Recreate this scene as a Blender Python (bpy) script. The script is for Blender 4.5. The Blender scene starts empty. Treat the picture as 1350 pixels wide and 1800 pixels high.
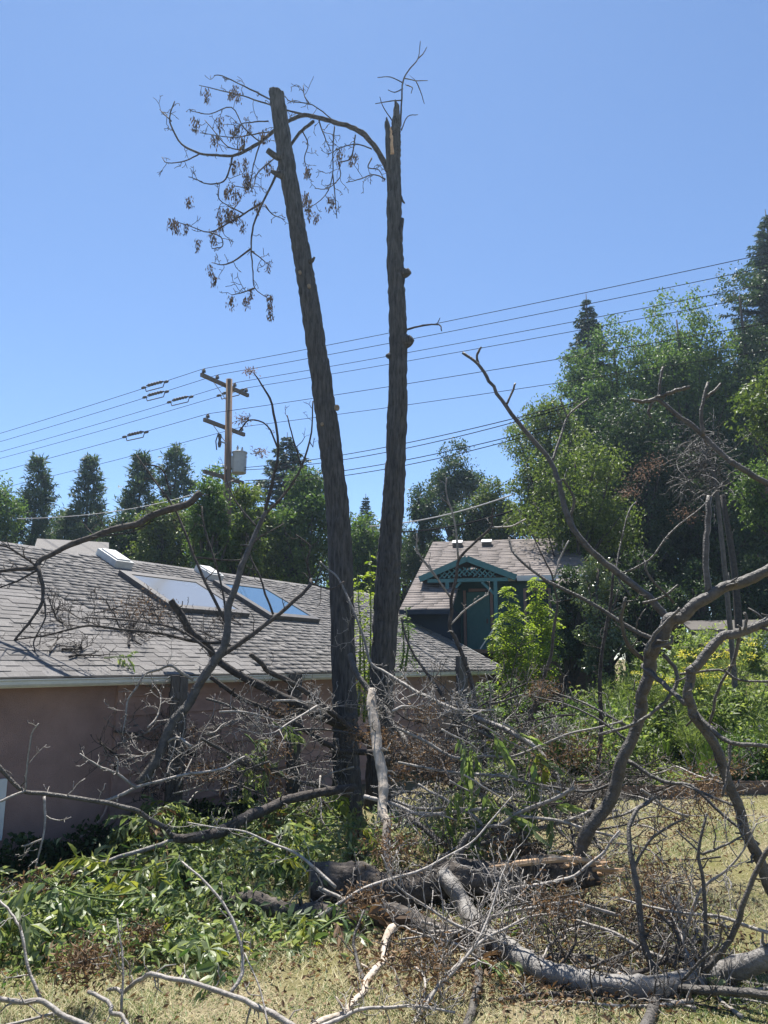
import bpy, math
import numpy as np
from mathutils import Vector, Matrix

# ------------------------------------------------------------------ camera, sky, sun, exposure
R = math.radians
scene = bpy.context.scene
COL = scene.collection
CAM = np.array([0.0, 0.0, 2.6]); PITCH = R(11.3); FPX = 1340.0
cam = bpy.data.cameras.new('camera'); cam.sensor_fit = 'VERTICAL'; cam.sensor_height = 36.0
cam.lens = FPX / 1800 * 36; cam.clip_start = 0.05; cam.clip_end = 3000
camo = bpy.data.objects.new('camera', cam); COL.objects.link(camo)
camo.location = CAM; camo.rotation_euler = (R(90) + PITCH, 0, 0)
scene.camera = camo
scene.render.resolution_x = 768; scene.render.resolution_y = 1024

SUN_EL = R(67); SUN_AZ = R(-14)          # in front of the camera, a little to its left
world = bpy.data.worlds.new('World'); scene.world = world; world.use_nodes = True
wn = world.node_tree; bg = wn.nodes['Background']
sky = wn.nodes.new('ShaderNodeTexSky'); sky.sky_type = 'NISHITA'; sky.sun_disc = False
sky.sun_elevation = SUN_EL; sky.sun_rotation = SUN_AZ
sky.air_density = 1.0; sky.dust_density = 0.0; sky.ozone_density = 4.0; sky.altitude = 1600
wn.links.new(sky.outputs['Color'], bg.inputs['Color']); bg.inputs['Strength'].default_value = 0.084
sun = bpy.data.lights.new('sun', 'SUN'); sun.energy = 5.0; sun.angle = R(0.53); sun.color = (1, .95, .87)
suno = bpy.data.objects.new('sun', sun); COL.objects.link(suno)
sd = Vector((math.sin(SUN_AZ) * math.cos(SUN_EL), math.cos(SUN_AZ) * math.cos(SUN_EL), math.sin(SUN_EL)))
suno.rotation_euler = (-sd).to_track_quat('-Z', 'Y').to_euler()
vs = scene.view_settings; vs.view_transform = 'Standard'; vs.look = 'None'; vs.exposure = 1.18; vs.gamma = 1
vs.use_curve_mapping = False
scene.cycles.max_bounces = 6; scene.cycles.transparent_max_bounces = 8
scene.cycles.diffuse_bounces = 3; scene.cycles.glossy_bounces = 3; scene.cycles.transmission_bounces = 4

# ------------------------------------------------------------------ helpers
def ray(u, v):
    x = (u - 675) / FPX; y = (900 - v) / FPX
    return np.array([x, math.cos(PITCH) - y * math.sin(PITCH), math.sin(PITCH) + y * math.cos(PITCH)])
def W(u, v, D):
    d = ray(u, v); return CAM + d * (D / d[1])
def WG(u, v, D, r=0.0):      # the same, but never under the ground
    q = W(u, v, D)
    if q[2] >= gz(q[0], q[1]) + r: return q
    d = ray(u, v); t = 3.0
    while t < 60:
        q = CAM + d * t
        if q[2] <= gz(q[0], q[1]) + r: return q
        t += .03
    return q
def px(w, D): return w / FPX * D * 1.02          # metres spanned by w photo pixels at depth D
def sm(a, b, x):
    t = np.clip((np.asarray(x, float) - a) / (b - a), 0, 1); return t * t * (3 - 2 * t)
EA = np.array([-4.85, 9.85]); EE = np.array([.530, .848]); EN = np.array([-.848, .530])   # eave line of the near house
def gz(x, y):
    x = np.asarray(x, float); y = np.asarray(y, float)
    w = (x - EA[0]) * .848 - (y - EA[1]) * .53
    z = 2.9 * sm(15.9, 26, y) * sm(1.5, 5, w) + 1.0 * sm(5.5, 0, y) + 3.0 * sm(28, 70, y)
    z = z + .05 * np.sin(x * 1.3 + 1) * np.sin(y * 1.1) * sm(4, 7, y)
    return z
def G(u, v):
    d = ray(u, v); t = 3.0
    while t < 80:
        p = CAM + d * t
        if p[2] <= gz(p[0], p[1]): return p
        t += .04
    return CAM + d * 80

ORG = {}
def empty(name, loc, label=None, cat=None, group=None):
    o = bpy.data.objects.new(name, None); COL.objects.link(o); o.location = loc
    o.empty_display_size = .2; ORG[o.name] = np.array(loc, float)
    return tag(o, label, cat, group)
def tag(o, label=None, cat=None, group=None, kind=None):
    if label: o['label'] = label
    if cat: o['category'] = cat
    if group: o['group'] = group
    if kind: o['kind'] = kind
    return o
def mesh(name, V, F, tint=None, smooth=False):
    V = np.asarray(V, np.float32); me = bpy.data.meshes.new(name)
    if isinstance(F, np.ndarray):
        n, k = F.shape
        me.vertices.add(len(V)); me.vertices.foreach_set('co', V.ravel())
        me.loops.add(n * k); me.loops.foreach_set('vertex_index', F.astype(np.int32).ravel())
        me.polygons.add(n); me.polygons.foreach_set('loop_start', np.arange(0, n * k, k, dtype=np.int32))
        me.update(calc_edges=True)
    else:
        me.from_pydata(V.tolist(), [], [list(map(int, f)) for f in F]); me.update()
    if tint is not None:
        a = me.attributes.new('tint', 'FLOAT', 'POINT'); a.data.foreach_set('value', np.asarray(tint, np.float32))
    if smooth: me.polygons.foreach_set('use_smooth', np.ones(len(me.polygons), bool))
    return me
def mk(name, V, F, m, parent=None, tint=None, smooth=False, kind=None):
    V = np.asarray(V, float).reshape(-1, 3)
    org = ORG[parent.name] if parent is not None else np.zeros(3)
    me = mesh(name, V - org, F, tint, smooth); me.materials.append(m)
    o = bpy.data.objects.new(name, me); COL.objects.link(o)
    if parent is not None: o.parent = parent
    ORG[o.name] = org
    if kind: o['kind'] = kind
    return o
BOXF = [(0, 3, 2, 1), (4, 5, 6, 7), (0, 1, 5, 4), (1, 2, 6, 5), (2, 3, 7, 6), (3, 0, 4, 7)]
def boxv(c, ax, ay, az):   # centre and three half-axis vectors
    c, ax, ay, az = (np.asarray(q, float) for q in (c, ax, ay, az))
    return np.array([c + sx * ax + sy * ay + sz * az for sz in (-1, 1) for sx, sy in ((-1, -1), (1, -1), (1, 1), (-1, 1))])
class MB:
    def __init__(s): s.V = []; s.F = []; s.n = 0
    def add(s, V, F):
        s.V.append(np.asarray(V, float)); s.F += [tuple(int(i) + s.n for i in f) for f in F]; s.n += len(V); return s
    def box(s, c, ax, ay, az): return s.add(boxv(c, ax, ay, az), BOXF)
    def tube(s, P, r, k=8):
        V, F = tube(np.asarray(P, float), r, k); return s.add(V, F)
    def build(s, name, m, parent=None, smooth=False, kind=None):
        return mk(name, np.concatenate(s.V), s.F, m, parent, smooth=smooth, kind=kind)
def frames(P):
    T = np.gradient(P, axis=0); T /= np.linalg.norm(T, axis=1)[:, None] + 1e-9
    a = np.array([0, 0, 1.0]) if abs(T[0][2]) < .9 else np.array([1.0, 0, 0])
    N = np.zeros_like(P); n = np.cross(T[0], a); n /= np.linalg.norm(n); N[0] = n
    for i in range(1, len(P)):
        n = n - T[i] * np.dot(n, T[i]); l = np.linalg.norm(n)
        n = n / l if l > 1e-6 else N[i - 1]; N[i] = n
    return T, N, np.cross(T, N)
def tube(P, r, k=8, cap=True, disp=None):
    n = len(P); r = np.broadcast_to(np.asarray(r, float), (n,)); T, N, B = frames(P)
    th = np.arange(k) / k * 2 * math.pi
    rr = r[:, None] * np.ones(k)[None]
    if disp is not None: rr = rr + disp
    V = P[:, None] + rr[..., None] * (np.cos(th)[None, :, None] * N[:, None] + np.sin(th)[None, :, None] * B[:, None])
    i = np.arange(n - 1)[:, None] * k; j = np.arange(k)[None]; j2 = (j + 1) % k
    F = np.stack([i + j, i + j2, i + k + j2, i + k + j], -1).reshape(-1, 4)
    F = [tuple(f) for f in F.tolist()]
    if cap: F += [tuple(range(k - 1, -1, -1)), tuple((n - 1) * k + q for q in range(k))]
    return V.reshape(-1, 3), F
def cat(P, seg=4):
    P = np.asarray(P, float)
    if len(P) < 3:
        t = np.linspace(0, 1, seg + 1)[:, None]; return P[0] * (1 - t) + P[-1] * t
    Q = np.vstack([2 * P[0] - P[1], P, 2 * P[-1] - P[-2]]); out = []
    for i in range(1, len(Q) - 2):
        for t in np.arange(seg) / seg:
            a, b, c, d = Q[i - 1:i + 3]
            out.append(.5 * (2 * b + (c - a) * t + (2 * a - 5 * b + 4 * c - d) * t * t + (3 * b - a - 3 * c + d) * t ** 3))
    out.append(P[-1]); return np.array(out)
def vnoise(rng, shape, n0, n1, per0=True):
    """smooth random field on an n0 x n1 lattice sampled to shape, periodic along axis 1 (n1)"""
    g = rng.uniform(-1, 1, (n0 + 1, n1)); a = np.linspace(0, n0 - 1e-6, shape[0]); b = np.arange(shape[1]) / shape[1] * n1
    i = a.astype(int); j = b.astype(int); fa = (a - i)[:, None]; fb = (b - j)[None]
    fa = fa * fa * (3 - 2 * fa); fb = fb * fb * (3 - 2 * fb); j1 = (j + 1) % n1
    return (g[i][:, j] * (1 - fa) + g[i + 1][:, j] * fa) * (1 - fb) + (g[i][:, j1] * (1 - fa) + g[i + 1][:, j1] * fa) * fb
class Skel:
    """one connected branching body made of tapering tubes"""
    def __init__(s): s.V = []; s.F = []; s.n = 0; s.tubes = []
    def add(s, P, r, k=6, link=None, disp=None):
        P = np.asarray(P, float); V, F = tube(P, r, k, disp=disp); base = s.n
        s.F += [tuple(i + base for i in f) for f in F]
        if link is not None:
            lo, hi, Pv = s.tubes[link][:3]
            j = lo + int(np.argmin(((Pv - P[0]) ** 2).sum(1))); s.F.append((j, base, base + 1))
        s.V.append(V); s.n += len(V); s.tubes.append((base, s.n, V, P, np.broadcast_to(np.asarray(r, float), (len(P),))))
        return len(s.tubes) - 1
    def build(s, name, m, parent=None, smooth=True):
        return mk(name, np.concatenate(s.V), s.F, m, parent, smooth=smooth)
UP = np.array([0, 0, 1.0])
def unit(v): return v / (np.linalg.norm(v) + 1e-9)
def sprout(sk, ti, rng, n, length, lev=1, up=.25, kink=.35, rmax=.012, rmin=.0028, t0=.15, spread=1.0):
    P, r = sk.tubes[ti][3], sk.tubes[ti][4]
    for q in range(n):
        t = t0 + (1 - t0) * (q + rng.uniform(.1, .9)) / n
        f = t * (len(P) - 1); i = min(int(f), len(P) - 2); p = P[i] + (P[i + 1] - P[i]) * (f - i)
        tan = unit(P[i + 1] - P[i]); pr = rng.normal(size=3); pr = unit(pr - tan * np.dot(pr, tan))
        d = unit(tan * rng.uniform(.35, .8) + pr * spread + UP * up * .6); L = length * rng.uniform(.45, 1.15) * (1.1 - .5 * t)
        m = 5 if L > .2 else 4; pts = [p]
        for a in range(m):
            d = unit(d + rng.normal(size=3) * kink + UP * up * .35); pts.append(pts[-1] + d * L / m)
        r0 = max(min(r[i] * .6, rmax) * rng.uniform(.6, 1), rmin)
        ch = sk.add(cat(pts, 1), np.linspace(r0, max(r0 * .45, rmin * .8), m + 1), 5 if r0 > .006 else 4, link=ti)
        if lev > 0 and L > .12:
            sprout(sk, ch, rng, rng.integers(2, 4) if lev == 1 else rng.integers(3, 6), L * .5, lev - 1, up, kink, rmax * .6, rmin, .3, spread)
def leaves(C, D, N, L, Wd, fold=.25):
    """rhombic folded leaves: base points C, directions D, normals N"""
    n = len(C); D = D / (np.linalg.norm(D, axis=1)[:, None] + 1e-9)
    S = np.cross(D, N); S /= np.linalg.norm(S, axis=1)[:, None] + 1e-9; N = np.cross(S, D)
    L = np.broadcast_to(L, (n,))[:, None]; Wd = np.broadcast_to(Wd, (n,))[:, None]
    mid = C + D * L * .45
    V = np.stack([C, mid + S * Wd * .5 + N * Wd * fold, C + D * L, mid - S * Wd * .5 + N * Wd * fold], 1).reshape(-1, 3)
    b = np.arange(n)[:, None] * 4
    F = np.concatenate([b + [0, 1, 2], b + [0, 2, 3]], 1).reshape(-1, 3)
    return V, F
def rdir(rng, n): d = rng.normal(size=(n, 3)); return d / np.linalg.norm(d, axis=1)[:, None]

# ------------------------------------------------------------------ materials
def newmat(name):
    m = bpy.data.materials.new(name); m.use_nodes = True; nt = m.node_tree; return m, nt, nt.nodes, nt.links, nt.nodes['Principled BSDF']
def M(name, c1, c2, scale=6, rough=.85, bump=.0, stretch=(1, 1, 1), bscale=None, metal=0, rand=0, tint=None, spec=.3, detail=6, third=None):
    m, nt, N, Lk, bs = newmat(name)
    tc = N.new('ShaderNodeTexCoord'); mp = N.new('ShaderNodeMapping'); mp.inputs['Scale'].default_value = stretch
    Lk.new(tc.outputs['Object'], mp.inputs['Vector'])
    nz = N.new('ShaderNodeTexNoise'); nz.inputs['Scale'].default_value = scale; nz.inputs['Detail'].default_value = detail
    nz.inputs['Roughness'].default_value = .65; Lk.new(mp.outputs[0], nz.inputs['Vector'])
    rp = N.new('ShaderNodeValToRGB'); rp.color_ramp.elements[0].color = (*c1, 1); rp.color_ramp.elements[1].color = (*c2, 1)
    rp.color_ramp.elements[0].position = .32; rp.color_ramp.elements[1].position = .68
    if third: e = rp.color_ramp.elements.new(.82); e.color = (*third, 1)
    Lk.new(nz.outputs['Fac'], rp.inputs['Fac']); col = rp.outputs['Color']
    if rand or tint:
        hs = N.new('ShaderNodeHueSaturation'); Lk.new(col, hs.inputs['Color']); ad = N.new('ShaderNodeMath'); ad.operation = 'ADD'
        if rand:
            oi = N.new('ShaderNodeObjectInfo'); mr = N.new('ShaderNodeMapRange'); mr.inputs['To Min'].default_value = 1 - rand; mr.inputs['To Max'].default_value = 1 + rand
            Lk.new(oi.outputs['Random'], mr.inputs['Value']); Lk.new(mr.outputs[0], ad.inputs[0])
        else: ad.inputs[0].default_value = 1
        if tint:
            at = N.new('ShaderNodeAttribute'); at.attribute_name = 'tint'; ml = N.new('ShaderNodeMath'); ml.operation = 'MULTIPLY'; ml.inputs[1].default_value = tint
            Lk.new(at.outputs['Fac'], ml.inputs[0]); Lk.new(ml.outputs[0], ad.inputs[1])
        else: ad.inputs[1].default_value = 0
        Lk.new(ad.outputs[0], hs.inputs['Value']); col = hs.outputs['Color']
    Lk.new(col, bs.inputs['Base Color']); bs.inputs['Roughness'].default_value = rough; bs.inputs['Metallic'].default_value = metal
    bs.inputs['Specular IOR Level'].default_value = spec
    if bump:
        n2 = N.new('ShaderNodeTexNoise'); n2.inputs['Scale'].default_value = bscale or scale * 3; n2.inputs['Detail'].default_value = 8
        Lk.new(mp.outputs[0], n2.inputs['Vector']); bp = N.new('ShaderNodeBump'); bp.inputs['Strength'].default_value = bump; bp.inputs['Distance'].default_value = .03
        Lk.new(n2.outputs['Fac'], bp.inputs['Height']); Lk.new(bp.outputs[0], bs.inputs['Normal'])
    return m
def LM(name, c1, c2, trans=.35, rough=.5, tcol=None, spec=.35):
    m, nt, N, Lk, bs = newmat(name)
    at = N.new('ShaderNodeAttribute'); at.attribute_name = 'tint'
    rp = N.new('ShaderNodeValToRGB'); rp.color_ramp.elements[0].color = (*c1, 1); rp.color_ramp.elements[1].color = (*c2, 1)
    Lk.new(at.outputs['Fac'], rp.inputs['Fac']); Lk.new(rp.outputs[0], bs.inputs['Base Color'])
    bs.inputs['Roughness'].default_value = rough; bs.inputs['Specular IOR Level'].default_value = spec
    tr = N.new('ShaderNodeBsdfTranslucent'); mx = N.new('ShaderNodeMixRGB'); mx.blend_type = 'MULTIPLY'; mx.inputs[0].default_value = 1
    mx.inputs[2].default_value = (*(tcol or (1.25, 1.3, .7)), 1); Lk.new(rp.outputs[0], mx.inputs[1]); Lk.new(mx.outputs[0], tr.inputs['Color'])
    ms = N.new('ShaderNodeMixShader'); ms.inputs[0].default_value = trans; Lk.new(bs.outputs[0], ms.inputs[1]); Lk.new(tr.outputs[0], ms.inputs[2])
    Lk.new(ms.outputs[0], N['Material Output'].inputs['Surface']); return m
bark = M('bark_furrowed', (.022, .021, .021), (.10, .096, .093), 22, .95, 1.0, (1, 1, .13), 34)
bark_log = M('bark_log', (.03, .025, .021), (.13, .112, .098), 9, .95, .9, (1, 1, 1), 22)
bark_limb = M('bark_limb', (.034, .03, .026), (.105, .094, .084), 9, .6, .7, (1, 1, 1), 45, third=(.16, .147, .135), spec=.5)
bark_twig = M('bark_twig', (.13, .115, .10), (.33, .305, .28), 18, .6, .3, rand=.25, spec=.5)
bark_grey = M('bark_smooth_grey', (.10, .094, .088), (.24, .228, .215), 7, .6, .6, (1, 1, 1), 40, third=(.06, .055, .05), spec=.5)
bark_dark = M('bark_dark', (.028, .024, .022), (.09, .078, .07), 12, .9, .7, rand=.2)
peeled = M('peeled_wood', (.32, .26, .20), (.52, .46, .39), 10, .8, .5, (1, 1, .3), third=(.16, .12, .09))
rawwood = M('raw_splintered_wood', (.42, .26, .15), (.62, .45, .29), 14, .8, .6, (.3, 3, 3))
cutwood = M('cut_wood', (.17, .135, .10), (.27, .22, .165), 30, .85, .2)
wpost = M('weathered_post', (.06, .053, .048), (.135, .12, .108), 12, .9, .6, (3, 3, .25), 20)
shing = M('shingle', (.125, .119, .116), (.235, .225, .22), 22, .95, .5, bscale=180, rand=.16, tint=.16)
deckm = M('roof_underlay', (.05, .045, .043), (.07, .063, .06), 8)
stucco = M('pink_stucco', (.25, .165, .145), (.37, .245, .21), 1.3, .95, .6, bscale=70, detail=10, third=(.52, .33, .28))
siding = M('pink_siding', (.29, .19, .165), (.40, .265, .23), 2.2, .9, .3, (1, 1, 3), rand=.07, detail=10)
trimw = M('trim_offwhite', (.60, .60, .57), (.70, .70, .67), 6, .6)
gutm = M('gutter_paint', (.50, .51, .49), (.62, .63, .60), 5, .4, spec=.5)
whitev = M('white_metal_cover', (.45, .45, .44), (.58, .58, .57), 8, .45)
skyfr = M('skylight_frame', (.07, .065, .06), (.11, .10, .095), 10, .5)
soff = M('soffit', (.36, .33, .30), (.42, .39, .36), 8, .8)
def glass(name, c, rough=.04):
    m, nt, N, Lk, bs = newmat(name); bs.inputs['Base Color'].default_value = (*c, 1); bs.inputs['Roughness'].default_value = rough
    bs.inputs['Specular IOR Level'].default_value = 1.0; bs.inputs['IOR'].default_value = 1.8; return m
glass_d = glass('window_glass', (.02, .025, .028), .15); glass_s = glass('skylight_glass', (.05, .10, .16)); glass_m = glass('skylight_glass_glare', (.17, .18, .19), .12)  # sky glare and blue reflection are put into the skylight base colours
teal = M('teal_paint', (.03, .07, .072), (.04, .09, .092), 5, .7, .15, (1, 1, .3)); teal_t = M('teal_trim', (.06, .15, .155), (.08, .185, .19), 6, .65)
tealdoor = M('teal_door', (.055, .15, .155), (.07, .18, .185), 4, .55); pinktrim = M('pink_trim', (.24, .16, .145), (.29, .19, .17), 5, .7)
brownroof = M('brown_shingle', (.115, .10, .093), (.19, .167, .157), 20, .95, .4, rand=.15, tint=.2)
navy_shade_pane = M('navy_eave_shade_and_pane', (.02, .03, .045), (.03, .04, .055), 4, .8)  # eave shadow put into the wall's navy colour; pane and eave board share it
polem = M('pole_wood', (.115, .08, .056), (.21, .15, .11), 10, .9, .5, (4, 4, .15)); armm = M('crossarm_wood', (.10, .085, .07), (.17, .145, .12), 10, .9, .3)
wirem = M('wire_black', (.012, .012, .014), (.02, .02, .022), 4, .9, spec=.05); insul = M('insulator_glaze', (.05, .047, .045), (.10, .095, .09), 6, .6, spec=.3)
galv = M('transformer_paint', (.30, .32, .335), (.38, .40, .41), 5, .5, spec=.4); cablem = M('cable_grey', (.25, .25, .25), (.35, .35, .35), 5, .6)
greyroof = M('grey_shingle', (.15, .14, .135), (.21, .20, .19), 15, .95); cream = M('cream_wall', (.55, .50, .42), (.6, .55, .47), 5, .9)
timber = M('timber_edging', (.11, .075, .055), (.22, .15, .11), 8, .9, .5, (1, 6, 6)); shedm = M('shed_paint', (.55, .60, .66), (.62, .67, .72), 5, .7)
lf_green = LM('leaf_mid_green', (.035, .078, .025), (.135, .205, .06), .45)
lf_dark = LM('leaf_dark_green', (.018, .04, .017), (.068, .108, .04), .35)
lf_light = LM('leaf_light_green', (.085, .14, .038), (.28, .33, .12), .5)
lf_yellow = LM('leaf_olive', (.05, .09, .02), (.145, .185, .05), .42)
lf_bright = LM('leaf_lime', (.14, .22, .02), (.30, .36, .06), .5)
lf_needle = LM('needle_blue_green', (.02, .05, .03), (.075, .115, .07), .2, .6); lf_pine = LM('needle_pine', (.03, .065, .035), (.10, .145, .075), .25, .6)
lf_wilt = LM('leaf_wilted', (.045, .10, .03), (.33, .37, .20), .42, .42, spec=.5); lf_wilt_y = LM('leaf_wilted_yellow', (.14, .19, .03), (.36, .36, .08), .45, .45)
lf_hang = LM('leaf_hanging', (.10, .16, .055), (.28, .33, .16), .48, .45)
lf_dead = LM('leaf_dead_brown', (.075, .048, .03), (.25, .17, .10), .25, .8, (1.2, 1, .7)); lf_rust = LM('leaf_dead_pale', (.17, .11, .085), (.33, .24, .19), .25, .85, (1.2, 1, .8))
seedm = LM('seed_key', (.05, .038, .028), (.13, .10, .075), .3, .8, (1.2, 1, .7)); flow_y = LM('flower_yellow', (.55, .48, .04), (.70, .62, .10), .3)
flow_p = LM('flower_purple', (.22, .16, .42), (.34, .27, .55), .3); flow_r = LM('flower_red', (.50, .12, .12), (.65, .32, .30), .3)
lf_straw = LM('grass_dry', (.29, .26, .15), (.60, .55, .36), .3, .8, (1.1, 1.05, .8)); lf_grass = LM('grass_green', (.05, .10, .02), (.16, .23, .06), .4)
lf_silver = LM('leaf_glossy', (.05, .085, .035), (.16, .20, .10), .25, .25, spec=.7)
stemg = M('green_stem', (.07, .11, .03), (.12, .17, .05), 6, .7); hosem = M('hose_tan', (.34, .24, .2), (.4, .29, .25), 5, .6)

# ------------------------------------------------------------------ ground
def ground_mat():
    m, nt, N, Lk, bs = newmat('ground_soil')
    tc = N.new('ShaderNodeTexCoord'); out = []
    for sc_, a, b in ((.5, .42, .6), (14, .3, .7)):
        nz = N.new('ShaderNodeTexNoise'); nz.inputs['Scale'].default_value = sc_; nz.inputs['Detail'].default_value = 8; Lk.new(tc.outputs['Object'], nz.inputs['Vector']); out.append(nz)
    rp = N.new('ShaderNodeValToRGB'); rp.color_ramp.elements[0].color = (.11, .09, .058, 1); rp.color_ramp.elements[1].color = (.27, .23, .145, 1)
    Lk.new(out[1].outputs['Fac'], rp.inputs['Fac'])
    r2 = N.new('ShaderNodeValToRGB'); r2.color_ramp.elements[0].position = .45; r2.color_ramp.elements[1].position = .62; Lk.new(out[0].outputs['Fac'], r2.inputs['Fac'])
    mx = N.new('ShaderNodeMixRGB'); Lk.new(r2.outputs[0], mx.inputs[0]); Lk.new(rp.outputs[0], mx.inputs[1]); mx.inputs[2].default_value = (.12, .115, .045, 1)
    Lk.new(mx.outputs[0], bs.inputs['Base Color']); bs.inputs['Roughness'].default_value = 1; bs.inputs['Specular IOR Level'].default_value = .1
    bp = N.new('ShaderNodeBump'); bp.inputs['Strength'].default_value = .8; bp.inputs['Distance'].default_value = .05; Lk.new(out[1].outputs['Fac'], bp.inputs['Height']); Lk.new(bp.outputs[0], bs.inputs['Normal'])
    return m
q = np.linspace(-1, 1, 171); gx = np.sign(q) * (18 * np.abs(q) + 900 * np.abs(q) ** 6); gy = 14 + gx
X, Y = np.meshgrid(gx, gy); n = len(q)
ii = (np.arange(n - 1)[:, None] * n + np.arange(n - 1)[None]).ravel()
ground = mk('ground', np.stack([X, Y, gz(X, Y)], -1), np.stack([ii, ii + 1, ii + n + 1, ii + n], 1), ground_mat(), smooth=True, kind='structure')

# ------------------------------------------------------------------ near house
EZ = 2.45; PIT = .5; LEN1 = 16.1; LEN0 = -5.0
e3 = np.array([*EE, 0]); n3 = np.array([*EN, 0]); sl = unit(n3 + UP * PIT); nrm = unit(UP - n3 * PIT)
def H(l, r, z): return np.array([*(EA + EE * l + EN * r), z])
def roofpt(u, v):   # photo pixel -> (length along eave, run up the roof)
    d = ray(u, v); p0 = H(0, 0, EZ); t = np.dot(p0 - CAM, nrm) / np.dot(d, nrm); p = CAM + d * t; w = p - p0
    return np.dot(w, e3), np.dot(w, n3)
def wallpt(u, v, off=.4):
    d = ray(u, v); p0 = H(0, off, 0); t = np.dot(p0 - CAM, n3) / np.dot(d, n3); p = CAM + d * t
    return np.dot(p - p0, e3), p[2]
house = empty('cottage', H(3, .4, 0), 'low pink cottage with grey shingle roof and skylights beside the bare trunks', 'house')
lsid = wallpt(208, 1300)[0]
MB().box(H((LEN0 + LEN1) / 2 - .1, 5, 1.2), e3 * (LEN1 - LEN0 - .7) / 2, n3 * 4.6, UP * 1.21).build('wall', stucco, house)
gm = MB()
for L_ in (LEN1 - .5, LEN0 + .4):
    gm.add([H(L_, .45, 2.405), H(L_, 9.55, 2.405), H(L_, 5, 4.72), H(L_ - .1, .45, 2.405), H(L_ - .1, 9.55, 2.405), H(L_ - .1, 5, 4.72)], [(0, 1, 2), (3, 5, 4), (0, 3, 4, 1), (1, 4, 5, 2), (2, 5, 3, 0)])
gm.build('gable_wall', stucco, house, kind='stuff')
rg = np.random.default_rng(5)
for k in range(8):                       # lap boards, each its own piece
    z0 = .12 + k * .285
    if z0 > 2.2: continue
    ls = lsid
    while ls < LEN1 - .6:
        le = min(ls + rg.uniform(3.2, 4.4), LEN1 - .55)
        V = [H(ls, .385, z0), H(le - .006, .385, z0), H(le - .006, .398, z0 + .30), H(ls, .398, z0 + .30), H(ls, .335, z0), H(le - .006, .335, z0), H(le - .006, .386, z0 + .272), H(ls, .386, z0 + .272)]
        mk('siding_board', V, BOXF, siding, house); ls = le
MB().box(H(lsid - .05, .375, 1.2), e3 * .05, n3 * .022, UP * 1.19).build('corner_trim', siding, house)
MB().box(H((LEN0 + LEN1) / 2, .22, 2.39), e3 * (LEN1 - LEN0) / 2, n3 * .19, UP * .012).build('soffit', soff, house)
MB().box(H((LEN0 + LEN1) / 2, .022, 2.375), e3 * (LEN1 - LEN0) / 2, n3 * .014, UP * .075).build('fascia', trimw, house)
g = MB(); prof = [(.006, 2.40), (.006, 2.335), (-.02, 2.318), (-.075, 2.318), (-.10, 2.345), (-.105, 2.385), (-.125, 2.40), (-.125, 2.412), (-.105, 2.412), (-.098, 2.40), (-.092, 2.345), (-.07, 2.327), (-.02, 2.327), (-.002, 2.34), (-.002, 2.40)]
m_ = len(prof); V = [H(LEN0, r, z) for r, z in prof] + [H(LEN1 - .02, r, z) for r, z in prof]
g.add(V, [(i, (i + 1) % m_, m_ + (i + 1) % m_, m_ + i) for i in range(m_)]); g.build('gutter', gutm, house)
RR = 5.0
rf = MB()
th = .06
for sgn in (0, 1):
    a = (lambda l, r: H(l, r if not sgn else 10 - r, EZ - .014 + PIT * r))
    top = [a(LEN0, -.03), a(LEN1, -.03), a(LEN1, RR), a(LEN0, RR)]
    rf.add(np.array(top + [p - UP * th for p in top]), BOXF)
roof = rf.build('roof', deckm, house, kind='stuff')
# shingles
exp = .14; tabs = []
for k in range(36):
    r0 = k * exp - .05; l = -1.2 - rg.uniform(0, .3) + (k > 14) * 1.2
    while l < LEN1 - .05:
        w_ = min(rg.choice([.17, .22, .28, .34]) * rg.uniform(.9, 1.1), LEN1 - l); tabs.append((l, r0, w_, rg.uniform(.016, .03), rg.uniform(0, 1))); l += w_
vis = sorted(range(len(tabs)), key=lambda i: np.linalg.norm(H(tabs[i][0] + .15, tabs[i][1], EZ + tabs[i][1] * PIT) - CAM) + (30 if W and (lambda p: (p[0] - CAM[0]) / p[1] < -.53)(H(tabs[i][0] + .15, tabs[i][1], 0)) else 0))
keep = set(vis[:296])
c_ = exp * math.sqrt(1 + PIT * PIT)
tabmesh = mesh('shingle', boxv((.5, .62 * c_, 0), (.494, 0, 0), (0, .62 * c_, 0), (0, 0, .5)) + np.array([[0, 0, .5 if i in (0, 1, 4, 5) else .1] for i in range(8)]) * [1, 1, 1], BOXF)
tabmesh.materials.append(shing)
FV = []; FF = []; FT = []
base_m = Matrix((Vector(e3), Vector(sl), Vector(nrm))).transposed()
for i, (l, r0, w_, t_, tn) in enumerate(tabs):
    p = H(l, r0, EZ + r0 * PIT)
    if i in keep:
        o = bpy.data.objects.new('shingle', tabmesh); COL.objects.link(o); o.parent = roof
        o.matrix_local = Matrix.Translation(Vector(p - ORG[house.name])) @ base_m.to_4x4() @ Matrix.Diagonal((w_, 1, t_, 1))
    else:
        lift = np.array([.5, .5, .1, .1])
        lo = [p + e3 * (a * w_) + sl * (b * 1.24 * c_) + nrm * (t_ * (c - .5 + (.9 if b == 0 else .35))) for c in (0, 1) for a, b in ((.006, 0), (.994, 0), (.994, 1), (.006, 1))]
        s0 = len(FV) * 8; FV.append(lo); FF += [tuple(j + s0 for j in f) for f in BOXF]; FT += [tn - .5] * 8
mk('shingle_courses', np.concatenate(FV), np.array(FF), shing, roof, tint=FT, kind='stuff')
rc = MB(); rc.add([H(LEN0, 4.85, 4.905), H(LEN1, 4.85, 4.905), H(LEN1, 5, 4.985), H(LEN0, 5, 4.985), H(LEN0, 5.15, 4.905), H(LEN1, 5.15, 4.905)], [(0, 1, 2, 3), (3, 2, 5, 4)]); rc.build('ridge_cap', shing, roof)
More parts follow.
